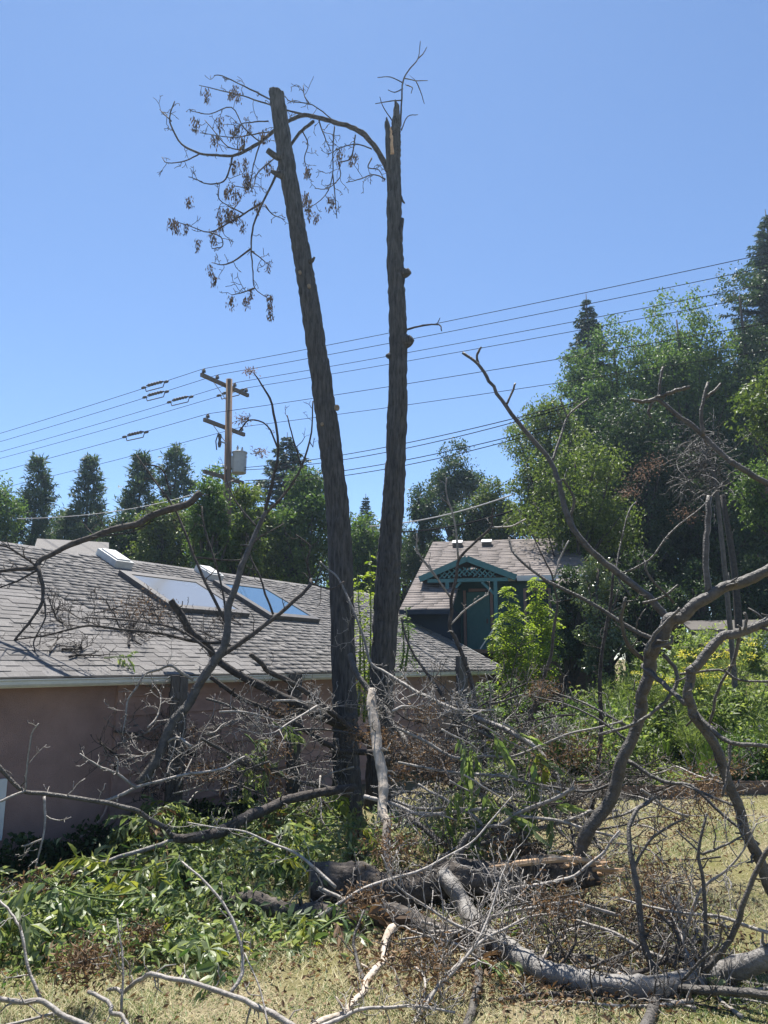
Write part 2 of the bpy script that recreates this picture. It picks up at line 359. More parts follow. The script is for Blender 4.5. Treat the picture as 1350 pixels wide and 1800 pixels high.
rk = MB(); rk.box(H(LEN1 + .012, 2.5, EZ + 2.5 * PIT - .03), e3 * .012, unit(n3 + UP * PIT) * 2.85, nrm * .06); rk.build('rake_board', trimw, house)
def RP(l, r, h=0): return H(l, r, EZ + PIT * r) + nrm * h
def skylight(c0, c1, name, gm_):
    l0, r0, l1, r1 = c0[0], c1[1], c1[0], c0[1]
    s = empty('skylight', RP(l0, r0)); s.parent = house; s.location = Vector(RP(l0, r0) - ORG[house.name])
    t = .09; ctr = RP((l0 + l1) / 2, (r0 + r1) / 2, .065); hl = (l1 - l0) / 2; hs = (r1 - r0) / 2 * math.sqrt(1 + PIT * PIT)
    for a, b, c, d in ((-1, 0, t, hs), (1, 0, t, hs), (0, -1, hl - 2 * t - .004, t), (0, 1, hl - 2 * t - .004, t)):
        mk('frame', boxv(ctr + e3 * a * (hl - t) + sl * b * (hs - t), e3 * c, sl * (d if a else t), nrm * .07), BOXF, skyfr, s)
    mk('pane', boxv(ctr + nrm * .045, e3 * (hl - 2 * t), sl * (hs - 2 * t), nrm * .01), BOXF, gm_, s)
    s['label'] = name
skylight((roofpt(206, 1012)), (roofpt(436, 1088)), 'wide skylight with glass pale from sky glare and a dark raised frame', glass_m)
skylight((roofpt(372, 1028)), (roofpt(560, 1097)), 'skylight reflecting blue sky, nearer the trunks', glass_s)
for (u0, v0, u1, v1) in ((172, 976, 226, 1003), (340, 1004, 390, 1024)):
    l0, r0 = roofpt(u0, v0); l1, r1 = roofpt(u1, v1); ctr = RP((l0 + l1) / 2, (r0 + r1) / 2, .09)
    hl = max((l1 - l0) / 2, .3) * .8; hs = max((r0 - r1) / 2, .3); hs = min(hs, .8)
    b = MB(); b.box(ctr, e3 * hl, sl * hs, nrm * .09); b.build('skylight_cover', whitev, house)
    MB().box(ctr + nrm * .1, e3 * (hl - .06), sl * (hs - .06), nrm * .02).build('cover_lid', whitev, house)
# window at the left end of the wall
lw, zt = wallpt(9, 1368); zb = wallpt(9, 1474)[1]
wnd = MB()
wo = empty('window', H(lw, .38, zb)); wo.parent = house; wo.location = Vector(H(lw, .38, zb) - ORG[house.name])
for a, b, c, d in ((lw - 1.3, lw - 1.2, zb, zt), (lw - .1, lw, zb, zt), (lw - 1.198, lw - .102, zb, zb + .09), (lw - 1.198, lw - .102, zt - .09, zt)):
    mk('frame', boxv(H((a + b) / 2, .385, (c + d) / 2), e3 * (b - a) / 2, n3 * .04, UP * (d - c) / 2), BOXF, trimw, wo)
mk('pane', boxv(H(lw - .65, .392, (zb + zt) / 2), e3 * .54, n3 * .006, UP * ((zt - zb) / 2 - .095)), BOXF, glass_d, wo)
# hose along the foot of the wall
hp = []
for u, v in ((-60, 1512), (20, 1506), (60, 1502), (110, 1487), (150, 1465), (178, 1438), (190, 1412)):
    l, z = wallpt(u, v, .33); hp.append(H(l, .33, max(z, .02)))
tag(mk('garden_hose', *tube(cat(hp, 5), .018, 8), hosem, smooth=True), 'tan hose hanging along the foot of the pink wall', 'hose')

# ------------------------------------------------------------------ weathered posts
for (u, vt, D, w_, lab) in ((316, 1187, 12.1, .25, 'weathered wooden post by the pink wall, nearest the window'),
                            (519, 1183, 14.6, .23, 'weathered wooden post by the wall just beside the bare trunks'),
                            (811, 1153, 18.6, .23, 'dark weathered post standing near the cottage roof corner')):
    p = W(u, vt, D); b0 = gz(p[0], p[1]); t = empty('wooden_post', (p[0], p[1], b0), lab, 'post', 'weathered posts along the wall')
    h = (p[2] - b0) / 2; rot = .35
    ax = np.array([math.cos(rot), math.sin(rot), 0]); ay = np.array([-math.sin(rot), math.cos(rot), 0])
    for sx in (-1, 1):
        mk('post_board', boxv((p[0], p[1], b0 + h - .05 - .02 * (sx > 0)) + ax * sx * w_ * .255, ax * w_ * .24, ay * w_ * .38, UP * (h + .05)), BOXF, wpost, t)
    mk('post_cap', boxv((p[0], p[1], p[2] - .3), ax * w_ * .56, ay * w_ * .44, UP * .05), BOXF, wpost, t)

# ------------------------------------------------------------------ two bare trunks
def trunkmesh(pts, D, seed, amp=.024, k=56, tilt=0):
    rng = np.random.default_rng(seed)
    P = cat([W(u, v, D + tilt * i) for i, (u, v, w_) in enumerate(pts)], 40)
    r = np.interp(np.linspace(0, len(pts) - 1, len(P)), range(len(pts)), [px(w_, D) / 2 * .93 for _, _, w_ in pts])
    s = (len(P), k)
    n1 = vnoise(rng, s, len(P) // 5, 24); n2 = vnoise(rng, s, len(P) // 3, 28); n3 = vnoise(rng, s, len(P) // 12, 14)
    d = amp * (.9 - 1.9 * np.minimum(np.abs(n1), .5) - .9 * np.minimum(np.abs(n3), .35)) * -1 + amp * .5 * n2 + amp * .4 * vnoise(rng, s, len(P) // 40, 5)
    d = d - d.mean()
    return P, r, d
LT = [(486, 163, 31), (505, 294, 33), (532, 457, 35), (555, 600, 38), (580, 780, 42), (597, 950, 43), (605, 1200, 43), (609, 1340, 47), (611, 1440, 56)][::-1]
P, r, d = trunkmesh(LT, 14.3, 1)
lt = empty('bare_tree', (P[0][0], P[0][1], 0), 'tall bare leaning trunk sawn off flat at the top', 'tree', 'topped tree trunks')
V, F = tube(P, r, 56, disp=d); tp = V[-56:]; off = tp - P[-1]; V[-56:] = tp - np.outer(off[:, 0], frames(P)[0][-1]) * .45
mk('trunk', V, F, bark, lt, smooth=True)
T_, N_, B_ = frames(P); r_ = r[-1] * .93; th_ = np.arange(20) / 20 * 2 * math.pi
cv = [P[-1] + T_[-1] * .012 + r_ * (math.cos(a) * N_[-1] + math.sin(a) * B_[-1]) for a in th_]; cv = [c - T_[-1] * (c - P[-1])[0] * .45 for c in cv]
mk('cut_face', cv + [c - T_[-1] * .03 for c in cv], [tuple(range(20))] + [(i, i + 20, (i + 1) % 20 + 20, (i + 1) % 20) for i in range(20)], cutwood, lt)
def stub(root, a, b, D, w0, w1, name='stub', m=bark, cut=True):
    p = cat([W(*a, D), W((a[0] + b[0]) / 2, (a[1] + b[1]) / 2 + 2, D - .05), W(*b, D - .1)], 3)
    V, F = tube(p, np.linspace(px(w0, D) / 2, px(w1, D) / 2, len(p)), 12); mk(name, V, F, m, root, smooth=True)
stub(lt, (497, 280), (470, 264), 14.2, 14, 11); stub(lt, (499, 308), (476, 300), 14.2, 18, 6); stub(lt, (545, 460), (553, 452), 14.2, 10, 4)
def knot(root, u, v, D, w_, m=cutwood):
    c = W(u, v, D); t = np.arange(12) / 12 * 2 * math.pi; rr = px(w_, D) / 2
    ring = lambda r, y: [c + np.array([math.cos(a) * r, y, math.sin(a) * r * 1.1]) for a in t]
    V = ring(rr, .05) + ring(rr, 0) + ring(rr * .6, -.012) + [c + np.array([0, .006, 0])]
    F = [(j * 12 + i, j * 12 + (i + 1) % 12, j * 12 + 12 + (i + 1) % 12, j * 12 + 12 + i) for j in range(2) for i in range(12)] + [(24 + i, 24 + (i + 1) % 12, 36) for i in range(12)]
    mk('knot', V, F, m, root)
for u, v, w_ in ((527, 478, 6), (543, 502, 7), (592, 716, 10), (566, 745, 6)): knot(lt, u, v, 14.07, w_)
RT = [(697, 205, 15), (694, 250, 24), (692, 300, 28), (695, 457, 31), (700, 600, 34), (696, 800, 39), (686, 950, 42), (680, 1050, 46), (671, 1200, 44), (668, 1330, 47), (667, 1435, 56)][::-1]
P, r, d = trunkmesh(RT, 14.9, 2, .026)
rt = empty('broken_tree', (P[0][0], P[0][1], 0), 'tall bare trunk with a splintered top and a bent-over branch', 'tree', 'topped tree trunks')
V, F = tube(P, r, 56, disp=d); mk('trunk', V, F, bark, rt, smooth=True)
def spike(pts, D, m=bark):
    p = cat([W(u, v, D) for u, v, _ in pts], 5); rr = np.interp(np.linspace(0, len(pts) - 1, len(p)), range(len(pts)), [px(w_, D) / 2 for *_, w_ in pts])
    rng = np.random.default_rng(int(pts[0][0])); V, F = tube(p, rr, 12, disp=vnoise(rng, (len(p), 12), 8, 6) * .02); mk('broken_spike', V, F, m, rt, smooth=False)
spike([(697, 260, 14), (697, 215, 16), (697, 190, 11), (695, 177, 4)], 14.9); spike([(686, 300, 14), (683, 250, 12), (681, 220, 10), (680, 208, 4)], 14.8); spike([(689, 270, 6), (688, 240, 5), (687, 225, 3)], 14.7, rawwood)
for a, b, w0, w1 in (((707, 480), (720, 476), 22, 12), ((712, 600), (724, 594), 30, 14), ((686, 625), (680, 624), 12, 6), ((704, 345), (711, 357), 6, 3), ((707, 385), (704, 420), 8, 4)):
    stub(rt, a, b, 14.85, w0, w1)
# bent branch with hanging seed bunches (coordinates read on an enlarged view)
c1 = lambda *pp: [(250 + x * .4074, 50 + y * .4074) for x, y in pp]
seedD = 15.0
bs_ = Skel(); tw = []
def trace(sk, pts, D0, D1, w0, w1, link=None, k=7, seg=4):
    n = len(pts); Dv = np.linspace(D0, D1, n); P = cat([WG(u, v, D, px(w0, D0) * .3) for (u, v), D in zip(pts, Dv)], seg)
    r = np.linspace(px(w0, D0) / 2, px(w1, D1) / 2, len(P)); rg_ = np.random.default_rng(int(pts[0][0] * 7 + pts[-1][1]))
    P[1:-1] += rg_.normal(size=(len(P) - 2, 3)) * np.minimum(r[1:-1, None] * .2, .004); r = r * (1 + .05 * rg_.normal(size=len(P))).clip(.8, 1.25)
    return sk.add(P, r, k, link)
i0 = trace(bs_, c1((1075, 640), (1050, 590), (1010, 520), (960, 460), (900, 425), (830, 405), (760, 385), (700, 375), (640, 395), (570, 440), (510, 490), (450, 525), (390, 550), (320, 547), (250, 540), (170, 500), (125, 420), (120, 370), (140, 315)), 14.9, 14.9, 12, 2.2, k=10)
subs = [((740, 400), (690, 440), (650, 490), (600, 570), (570, 650), (520, 750), (480, 850), (470, 950), (478, 1050), (485, 1120), (550, 1170)), ((700, 372), (620, 350), (540, 325), (430, 290), (330, 265), (245, 245)), ((620, 350), (540, 300), (440, 250), (345, 205), (310, 203)),
        ((390, 550), (380, 600), (350, 660), (280, 670), (230, 650), (200, 640)), ((520, 750), (440, 800), (370, 840), (290, 880), (200, 850), (130, 830)), ((470, 950), (400, 1000), (350, 1020), (300, 1010)), ((830, 405), (780, 360), (720, 325), (640, 315), (615, 290)), ((720, 325), (700, 290), (695, 245)),
        ((830, 425), (822, 520), (822, 630), (790, 720), (700, 790)), ((822, 630), (830, 700), (840, 820)), ((920, 460), (900, 560), (850, 580), (855, 640), (800, 690), (745, 690)), ((990, 520), (930, 500), (870, 510), (800, 545)), ((990, 560), (975, 600), (1020, 610), (1048, 660)), ((1048, 650), (1000, 630), (940, 650), (880, 665)),
        ((250, 540), (190, 570), (110, 580), (85, 555)), ((125, 400), (95, 370), (75, 350)), ((510, 490), (440, 430), (385, 340), (290, 370), (205, 355)), ((450, 525), (370, 510), (300, 430), (270, 395)), ((485, 1120), (430, 1140), (385, 1150)), ((470, 960), (510, 990), (545, 1020)), ((760, 390), (780, 450), (800, 500), (815, 530)),
        ((690, 440), (715, 500), (700, 560), (715, 620)), ((440, 800), (400, 780), (335, 740), (330, 690)), ((510, 490), (480, 590), (460, 680), (395, 680)), ((290, 880), (340, 900), (345, 940), (300, 950)), ((530, 760), (560, 800), (615, 825)), ((545, 400), (470, 405), (420, 420), (410, 520)), ((370, 840), (390, 790), (405, 760)), ((560, 445), (460, 460), (385, 470), (250, 450)), ((570, 560), (500, 620), (480, 680), (440, 690))]
ids = [i0]
for q_, s_ in enumerate(subs):
    w0 = 7 if q_ == 0 else 4.2 if q_ < 6 else 3
    p0 = W(*c1(s_[0])[0], 14.9); best = min(ids, key=lambda t: ((bs_.tubes[t][3] - p0) ** 2).sum(1).min())
    rng = np.random.default_rng(q_); D1 = 14.9 + rng.uniform(-.7, .9)
    ids.append(trace(bs_, c1(*s_), 14.9, D1, w0, 1.5, best, 5))
rng = np.random.default_rng(77)
for t in ids: sprout(bs_, t, rng, 5 if t else 14, .5, 1, -.05, .35, .009, .0065, .25)
bs_.build('bent_branch', bark_dark, rt)
tip = Skel(); a = trace(tip, c1((1115, 420), (1120, 300), (1125, 230), (1150, 180), (1190, 130), (1200, 55)), 14.9, 14.8, 4, 1.6, k=6)
for s_ in (((1125, 235), (1070, 210), (1015, 212)), ((1125, 260), (1090, 275), (1060, 265)), ((1130, 215), (1180, 225), (1232, 225)), ((1180, 225), (1200, 270), (1217, 325)), ((1190, 130), (1215, 105), (1228, 80)), ((1118, 310), (1060, 315), (1005, 325)), ((1118, 440), (1145, 380), (1190, 372)), ((1080, 400), (1040, 340), (1025, 295)), ((1140, 245), (1165, 255), (1160, 280))):
    trace(tip, c1(*s_), 14.9, 14.8, 2.6, 1.4, a, 5)
tip.build('top_shoot', bark_dark, rt)
tk = Skel(); a = trace(tk, c1((1140, 1300), (1210, 1282), (1280, 1278), (1292, 1305)), 14.9, 14.6, 4, 2); trace(tk, c1((1270, 1280), (1285, 1248)), 14.7, 14.6, 2, 1.5, a, 5); tk.build('side_shoot', bark_dark, rt)
def seedmesh(seed):
    rng = np.random.default_rng(seed); n = 60
    C = np.stack([rng.normal(0, .045, n), rng.normal(0, .045, n), -rng.uniform(0, .32, n)], 1); D = np.stack([rng.normal(0, .25, n), rng.normal(0, .25, n), -np.ones(n)], 1)
    V, F = leaves(C, D, rdir(rng, n), rng.uniform(.06, .12, n), .03); me = mesh('seed_bunch', V, F, np.repeat(rng.uniform(0, 1, n), 4)); me.materials.append(seedm); return me
sm_ = [seedmesh(s) for s in range(4)]
for q_, (x, y) in enumerate([(280, 260), (400, 240), (385, 260), (415, 275), (230, 380), (335, 380), (410, 400), (390, 430), (460, 405), (435, 460), (850, 510), (920, 535), (900, 545), (450, 610), (460, 635), (385, 670), (410, 690), (370, 765), (380, 780), (405, 790), (335, 770), (340, 810), (205, 720), (130, 815), (150, 830), (190, 835), (715, 590), (705, 705), (715, 725), (720, 785), (750, 790), (815, 720), (295, 1015), (312, 1055), (545, 1005), (450, 1155), (470, 1115), (552, 1140), (553, 1195), (385, 1150), (545, 565), (400, 560), (310, 865), (495, 735), (435, 830), (365, 680), (525, 430), (315, 455), (445, 560), (240, 905)]):
    o = bpy.data.objects.new('seed_bunch', sm_[q_ % 4]); o['kind'] = 'stuff'; COL.objects.link(o); o.parent = rt
    rg2 = np.random.default_rng(q_); s_ = rg2.uniform(.7, 1.1)
    o.location = Vector(W(*c1((x, y))[0], 14.9 + rg2.uniform(-.4, .5)) - ORG[rt.name]); o.rotation_euler = (0, 0, q_ * 1.3); o.scale = (s_, s_, s_)

# ------------------------------------------------------------------ teal cabin up the slope
t1 = np.array([.98, -.196, 0]); t2 = np.array([.196, .98, 0])
C0 = W(840, 1142, 27.0)                       # foot of the door
cab = empty('teal_cabin', C0, 'teal cabin with brown shingle roof and a latticed porch gable', 'cabin')
def K(a, b, z): return C0 + t1 * a + t2 * b + UP * z      # right, back, up from the foot of the door
kz = 2.62; kp = .42; rb = 4.6                               # eave height, pitch, ridge setback
def kroof(a, b): return K(a, b, kz + kp * b)
def slab(name, pts, th_, m, par=cab):
    pts = [np.asarray(p, float) for p in pts]; return mk(name, pts + [p - UP * th_ for p in pts], [tuple(reversed(range(len(pts)))) if False else tuple(range(len(pts))), tuple(range(2 * len(pts) - 1, len(pts) - 1, -1))] + [(i, i + len(pts), (i + 1) % len(pts) + len(pts), (i + 1) % len(pts)) for i in range(len(pts))], m, par)
aL = -2.15; aR = 3.85; aM = -.52
kr = slab('roof', [kroof(aL, -3.5), kroof(aM, -3.5), kroof(aM, -.35), kroof(aR, -.35), kroof(aR, rb), kroof(aL, rb)], .1, brownroof)
slab('rear_roof', [K(aL, rb + .002, kz + kp * rb), K(aR, rb + .002, kz + kp * rb), K(aR, rb * 2, kz), K(aL, rb * 2, kz)], .1, brownroof)
knrm = unit(UP - t2 * kp); ksl = unit(t2 + UP * kp); rg = np.random.default_rng(8)
FV = []; FT = []; tb = 0
for k in range(36):                            # shingle courses of the far cabin, each tab raised
    b = -3.5 + k * .225; hi = aM if b < -.36 else aR; l = aL - rg.uniform(0, .4)
    if b > rb - .2: break
    while l < hi:
        w_ = rg.uniform(.5, 1.0); x0, x1 = max(l, aL), min(l + w_, hi); l += w_
        if x1 - x0 < .05: continue
        t_ = .02 + rg.uniform(0, .012); FV.append([kroof(x, b) + ksl * s_ * .26 + knrm * h_ for h_ in (0, t_) for x, s_ in ((x0, 0), (x1 - .008, 0), (x1 - .008, 1), (x0, 1))]); FT += [rg.uniform(-.5, .5)] * 8
nf = len(FV); BF = np.array(BOXF)
mk('shingle_courses', np.concatenate(FV), (np.arange(nf)[:, None, None] * 8 + BF[None]).reshape(-1, 4), brownroof, kr, tint=FT, kind='stuff')
# walls
mk('wall', boxv(K(1.6, rb / 2 + 2.3, .0), t1 * 2.1, t2 * (rb / 2 + 2.3), UP * 2.6), BOXF, teal, cab)
mk('side_wall', boxv(K(-1.3, 1.5, -.3), t1 * .72, t2 * 4.4, UP * 1.55), BOXF, navy_shade_pane, cab)
mk('recess_wall', boxv(K(-.95, 4, .2), t1 * .45, t2 * 4.0, UP * 2.4), BOXF, teal, cab)
mk('eave_board', boxv(K((aM + aR) / 2 + .8, -.375, kz - .2), t1 * (aR - aM - 1.6) / 2, t2 * .022, UP * .09), BOXF, gutm, cab)
mk('eave_board', boxv(K((aL + aM) / 2, -3.525, kz - 3.5 * kp - .06), t1 * (aM - aL) / 2, t2 * .02, UP * .07), BOXF, navy_shade_pane, cab)
dr = mk('door', boxv(K(.05, -.03, 1.0), t1 * .40, t2 * .025, UP * .99), BOXF, tealdoor, cab)
for a, b in ((-.2, 1.5), (.25, 1.5), (-.2, .5), (.25, .5)): mk('door_panel', boxv(K(.04 + a * .85, -.06, b), t1 * .14, t2 * .008, UP * .36), BOXF, teal_t, dr)
mk('door_handle', boxv(K(.36, -.09, .98), t1 * .03, t2 * .03, UP * .08), BOXF, skyfr, dr)
for a, b, w_, h_ in ((-.42, 1.0, .06, 1.06), (.52, 1.0, .06, 1.06), (.05, 2.07, .405, .05)): mk('door_trim', boxv(K(a, -.04, b), t1 * w_ * .8, t2 * .03, UP * h_), BOXF, pinktrim, cab)
kw = empty('window', K(2.1, 0, 1.4)); kw.parent = cab; kw.location = Vector(K(2.1, 0, 1.4) - C0)
for a, b, w_, h_ in ((-.42, 0, .05, .7), (.42, 0, .05, .7), (0, .66, .365, .045), (0, -.66, .365, .045)): mk('frame', boxv(K(2.1 + a, -.03, 1.4 + b), t1 * w_, t2 * .04, UP * h_), BOXF, pinktrim, kw)
mk('pane', boxv(K(2.1, -.02, 1.4), t1 * .36, t2 * .01, UP * .61), BOXF, navy_shade_pane, kw)
mk('mullion', boxv(K(2.1, -.04, 1.4), t1 * .02, t2 * .015, UP * .61), BOXF, pinktrim, kw)
# porch gable
pw = 1.62; pc = -.18; pf = -1.55; pz = 2.38; pa = 3.05
for s_ in (-1, 1):
    slab('porch_roof', [K(pc, pf, pa), K(pc + s_ * pw, pf, pz), K(pc + s_ * pw, .6, pz), K(pc, .6 if s_ < 0 else .6, pa)][::s_], .07, brownroof)
    mid = (K(pc, pf - .03, pa - .06) + K(pc + s_ * pw, pf - .03, pz - .06)) / 2; ax = (K(pc + s_ * pw, pf - .03, pz - .06) - K(pc, pf - .03, pa - .06)) / 2
    mk('barge_board', boxv(mid, ax, t2 * .025, np.cross(unit(ax), t2) * .10), BOXF, teal_t, cab)
mk('porch_beam', boxv(K(pc, pf + .05, 2.27), t1 * 1.35, t2 * .05, UP * .06), BOXF, teal_t, cab)
for i in range(11):
    for s_ in (-1, 1):
        x = -.85 + i * .17; h_ = (.6 - abs(x) * .42) * .75; L_ = min(h_ * .7, .2)
        if L_ > .05: mk('lattice_strip', boxv(K(pc + x, pf + (.02 if s_ > 0 else .035), 2.35 + h_ * .5), (t1 * s_ + UP) * L_ * .7, t2 * .006, (UP - t1 * s_) * .014), BOXF, teal_t, cab)
for a in (-.86, .75):
    mk('porch_post', boxv(K(a, pf + .05, 1.1), t1 * .06, t2 * .06, UP * 1.108), BOXF, teal_t, cab)
    s_ = 1 if a < 0 else -1
    mk('brace', boxv(K(a + s_ * .25, pf + .05, 2.0), (t1 * s_ + UP) * .2, t2 * .035, (UP - t1 * s_) * .03), BOXF, teal_t, cab)
mk('porch_floor', boxv(K(pc, pf / 2 - .1, -.08), t1 * 1.5, t2 * .85, UP * .06), BOXF, timber, cab)
mk('stair_rail', boxv(K(.45, pf - .1, .35), t1 * .25 + UP * .36, t2 * .02, UP * .03), BOXF, trimw, cab)
V, F = tube(np.array([K(.42, -.2, 2.0), K(.42, -.2, 2.18)]), [.11, .04], 10); mk('porch_lamp', V, F, skyfr, cab)
for u in (809, 861):
    x = np.dot(W(u, 965, 31) - C0, t1) - .1; c = kroof(x, rb - .75) + knrm * .1
    vt = mk('roof_vent', boxv(c, t1 * .19, ksl * .19, knrm * .10), BOXF, skyfr, cab); mk('vent_cap', boxv(c + knrm * .11, t1 * .21, ksl * .2, knrm * .015), BOXF, whitev, vt)
slab('lower_roof', [K(2.75, -1.6, 2.05), K(3.85, -1.6, 2.05), K(3.85, .01, 2.5), K(2.75, .01, 2.5)], .08, brownroof)
mk('annex_wall', boxv(K(3.25, -.7, .7), t1 * .5, t2 * .68, UP * 1.28), BOXF, tealdoor, cab)
mk('foundation', boxv(K(1.3, 3, -1.7), t1 * 3.2, t2 * 3.1, UP * 1.5), BOXF, timber, cab)
# small grey house beyond the near roof
hb = W(165, 965, 33); fh = empty('far_house', (hb[0], hb[1], 1), 'grey shingle gable roof peeking over the cottage ridge', 'house')
def FH(a, b, z): return np.array([hb[0], hb[1], 0]) + np.array([.93, .36, 0]) * a + np.array([-.36, .93, 0]) * b + UP * z
zt = W(185, 952, 33)[2]
slab('roof', [FH(-2.3, -3, zt - 1.4), FH(.6, -3, zt - 1.4), FH(.6, 0, zt), FH(-2.3, 0, zt)], .12, greyroof, fh); slab('rear_roof', [FH(-2.3, .002, zt), FH(.6, .002, zt), FH(.6, 3, zt - 1.4), FH(-2.3, 3, zt - 1.4)], .12, greyroof, fh)
mk('wall', [FH(.3, -2.6, 0), FH(.3, 2.6, 0), FH(.3, 2.6, zt - 1.36), FH(.3, 0, zt - .14), FH(.3, -2.6, zt - 1.36), FH(-2.3, -2.6, 0), FH(-2.3, 2.6, 0), FH(-2.3, 2.6, zt - 1.36), FH(-2.3, 0, zt - .14), FH(-2.3, -2.6, zt - 1.36)], [(0, 1, 2, 3, 4), (9, 8, 7, 6, 5), (0, 4, 9, 5), (1, 6, 7, 2)], cream, fh)
# pale shed at the right edge
sp = W(1300, 1130, 27); sh = empty('garden_shed', (sp[0], sp[1], gz(sp[0], sp[1])), 'pale blue shed half hidden behind the yellow flowers', 'shed')
def SH(a, b, z): return np.array([sp[0], sp[1], gz(sp[0], sp[1])]) + np.array([.97, -.24, 0]) * a + np.array([.24, .97, 0]) * b + UP * z
mk('wall', boxv(SH(.6, 1, .1), np.array([.97, -.24, 0]) * 2.0, np.array([.24, .97, 0]) * 1, UP * .7), BOXF, shedm, sh)
slab('roof', [SH(-1.6, -.3, .85), SH(2.9, -.3, .85), SH(2.9, 2.3, 1.3), SH(-1.6, 2.3, 1.3)], .07, skyfr, sh)
for i in range(9): mk('wall_batten', boxv(SH(-1.25 + i * .46, -.012, .1), np.array([.97, -.24, 0]) * .02, np.array([.24, .97, 0]) * .01, UP * .68), BOXF, shedm, sh)

# ------------------------------------------------------------------ utility pole and lines
PD = 30.0; pt = W(403, 667, PD); pb = W(412, 860, PD); pbase = np.array([pt[0] + .35, PD, gz(pt[0], PD)])
pole = empty('utility_pole', pbase, 'brown wooden utility pole with two crossarms and a grey transformer', 'utility pole')
ld = np.array([.857, -.515, 0]); ad_ = np.array([.515, .857, 0])
ax_ = unit(pt - pbase)
V, F = tube(np.array([pbase, (pbase + pt) / 2, pt]), [.2, .165, .13], 14); mk('pole', V, F, polem, pole, smooth=True)
def onpole(z): return pbase + (pt - pbase) * ((z - pbase[2]) / (pt[2] - pbase[2]))
def insulator(p, par, h=.22):
    pr = [(0, .02), (.06, .02), (.07, .085), (.11, .06), (.13, .09), (.17, .05), (.2, .055), (.22, .02)]
    V, F = tube(np.array([p + UP * a for a, _ in pr]), [b for _, b in pr], 10); mk('insulator', V, F, insul, par, smooth=False)
za1 = W(405, 676, PD)[2]; za2 = W(407, 750, PD)[2]; za3 = W(412, 838, PD)[2]; att = []
for z, L_, offs in ((za1, 1.42, (-1.28, -.5, .55, 1.28)), (za2, 1.2, (-1.0, 1.02)), (za3, 1.15, ())):
    c = onpole(z) - ld * .2; arm = mk('crossarm', boxv(c, ad_ * L_, ld * .055, UP * .075), BOXF, armm, pole)
    for o_ in offs: insulator(c + ad_ * o_ + UP * .075, arm); att.append(c + ad_ * o_ + UP * .3)
for z in (za1, za2):
    for s_ in (-1, 1):
        a = onpole(z) - ld * .27 + ad_ * s_ * .6 - UP * .06; b = onpole(z - .62) - ld * .17
        mk('arm_brace', boxv((a + b) / 2, (b - a) / 2, ld * .006, UP * .02), BOXF, galv, pole)
tc_ = onpole(W(415, 812, PD)[2]) + unit(ad_ + ld * .9) * .46
pr = [(-.45, .26), (-.43, .29), (.38, .29), (.40, .315), (.44, .315), (.46, .28), (.5, .1)]
V, F = tube(np.array([tc_ + UP * a for a, _ in pr]), [b for _, b in pr], 20); tf = mk('transformer', V, F, galv, pole, smooth=False)
for s_ in (-1, 1):
    V, F = tube(np.array([tc_ + ad_ * s_ * .14 + UP * z for z in (.44, .5, .55, .6, .65, .7)]), [.03, .05, .035, .05, .035, .02], 8); mk('bushing', V, F, galv, tf)
MB().box(tc_ - unit(ad_ + ld * .9) * .33, unit(ad_ + ld * .9) * .08, np.cross(UP, unit(ad_ + ld * .9)) * .08, UP * .25).build('bracket', galv, tf)
co = onpole(za2 - .75) - ad_ * .5
cb = empty('fuse_cutout', co); cb.parent = pole; cb.location = Vector(co - pbase)
V, F = tube(np.array([co + UP * z for z in (-.25, -.1, .05, .2, .3)]), [.05, .08, .05, .08, .05], 8); mk('cutout_body', V, F, insul, cb)
V, F = tube(np.array([co - ad_ * .15 - UP * .4, co - ad_ * .22 - UP * .05, co - ad_ * .1 + UP * .3]), .025, 6); mk('fuse_tube', V, F, insul, cb)
mk('cutout_arm', boxv(co + ad_ * .25, ad_ * .25, ld * .02, UP * .025), BOXF, galv, cb)
def wire(p, lab, L0=34, L1=44, s0=.9, s1=1.3, r=.011, sw=None, dl=ld, grp='overhead wires'):
    t = np.linspace(-L0, 0, 18); a = [p + dl * x - UP * (s0 * 4 * (-x / 70) * (1 + x / 70)) for x in t]
    t = np.linspace(0, L1, 22)[1:]; b = [p + dl * x - UP * (s1 * 4 * (x / 80) * (1 - x / 80)) for x in t]
    P = np.array(a + b); w = empty('power_line', p, lab, 'power line', grp)
    V, F = tube(P, r, 5); mk('wire', V, F, wirem, w)
    if sw is not None:
        c = p - dl * sw - UP * (s0 * 4 * (sw / 70) * (1 - sw / 70))
        s = empty('line_switch', c); s.parent = w; s.location = Vector(c - p)
        pr = np.linspace(-1, 1, 13); V, F = tube(np.array([c + dl * x * .5 + UP * .05 for x in pr]), [.03] + [.045 + .03 * (i % 2) for i in range(11)] + [.03], 8); mk('switch_insulator', V, F, insul, s)
        V, F = tube(np.array([c - dl * .6 + UP * .05, c - dl * .5 - UP * .2, c + dl * .5 - UP * .2, c + dl * .6 + UP * .05]), .022, 6); mk('switch_blade', V, F, insul, s)
        for x in (-1, 1):
            V, F = tube(np.array([c + dl * x * .55, c + dl * x * .62, c + dl * x * .75, c + dl * x * .8]), [.03, .06, .06, .03], 8); mk('clamp', V, F, insul, s)
sws = (2.8, 3.6, 3.2, .9, 4.2, None)
labs = ('topmost overhead wire with a switch left of the pole', 'second overhead wire from the top of the pole', 'third overhead wire, its switch hanging as an open frame', 'lowest of the four wires on the upper crossarm',
        'wire on the near end of the lower crossarm with a long switch', 'wire on the far end of the lower crossarm')
for p, lab, s_ in zip(att, labs, sws): wire(p, lab, sw=s_)
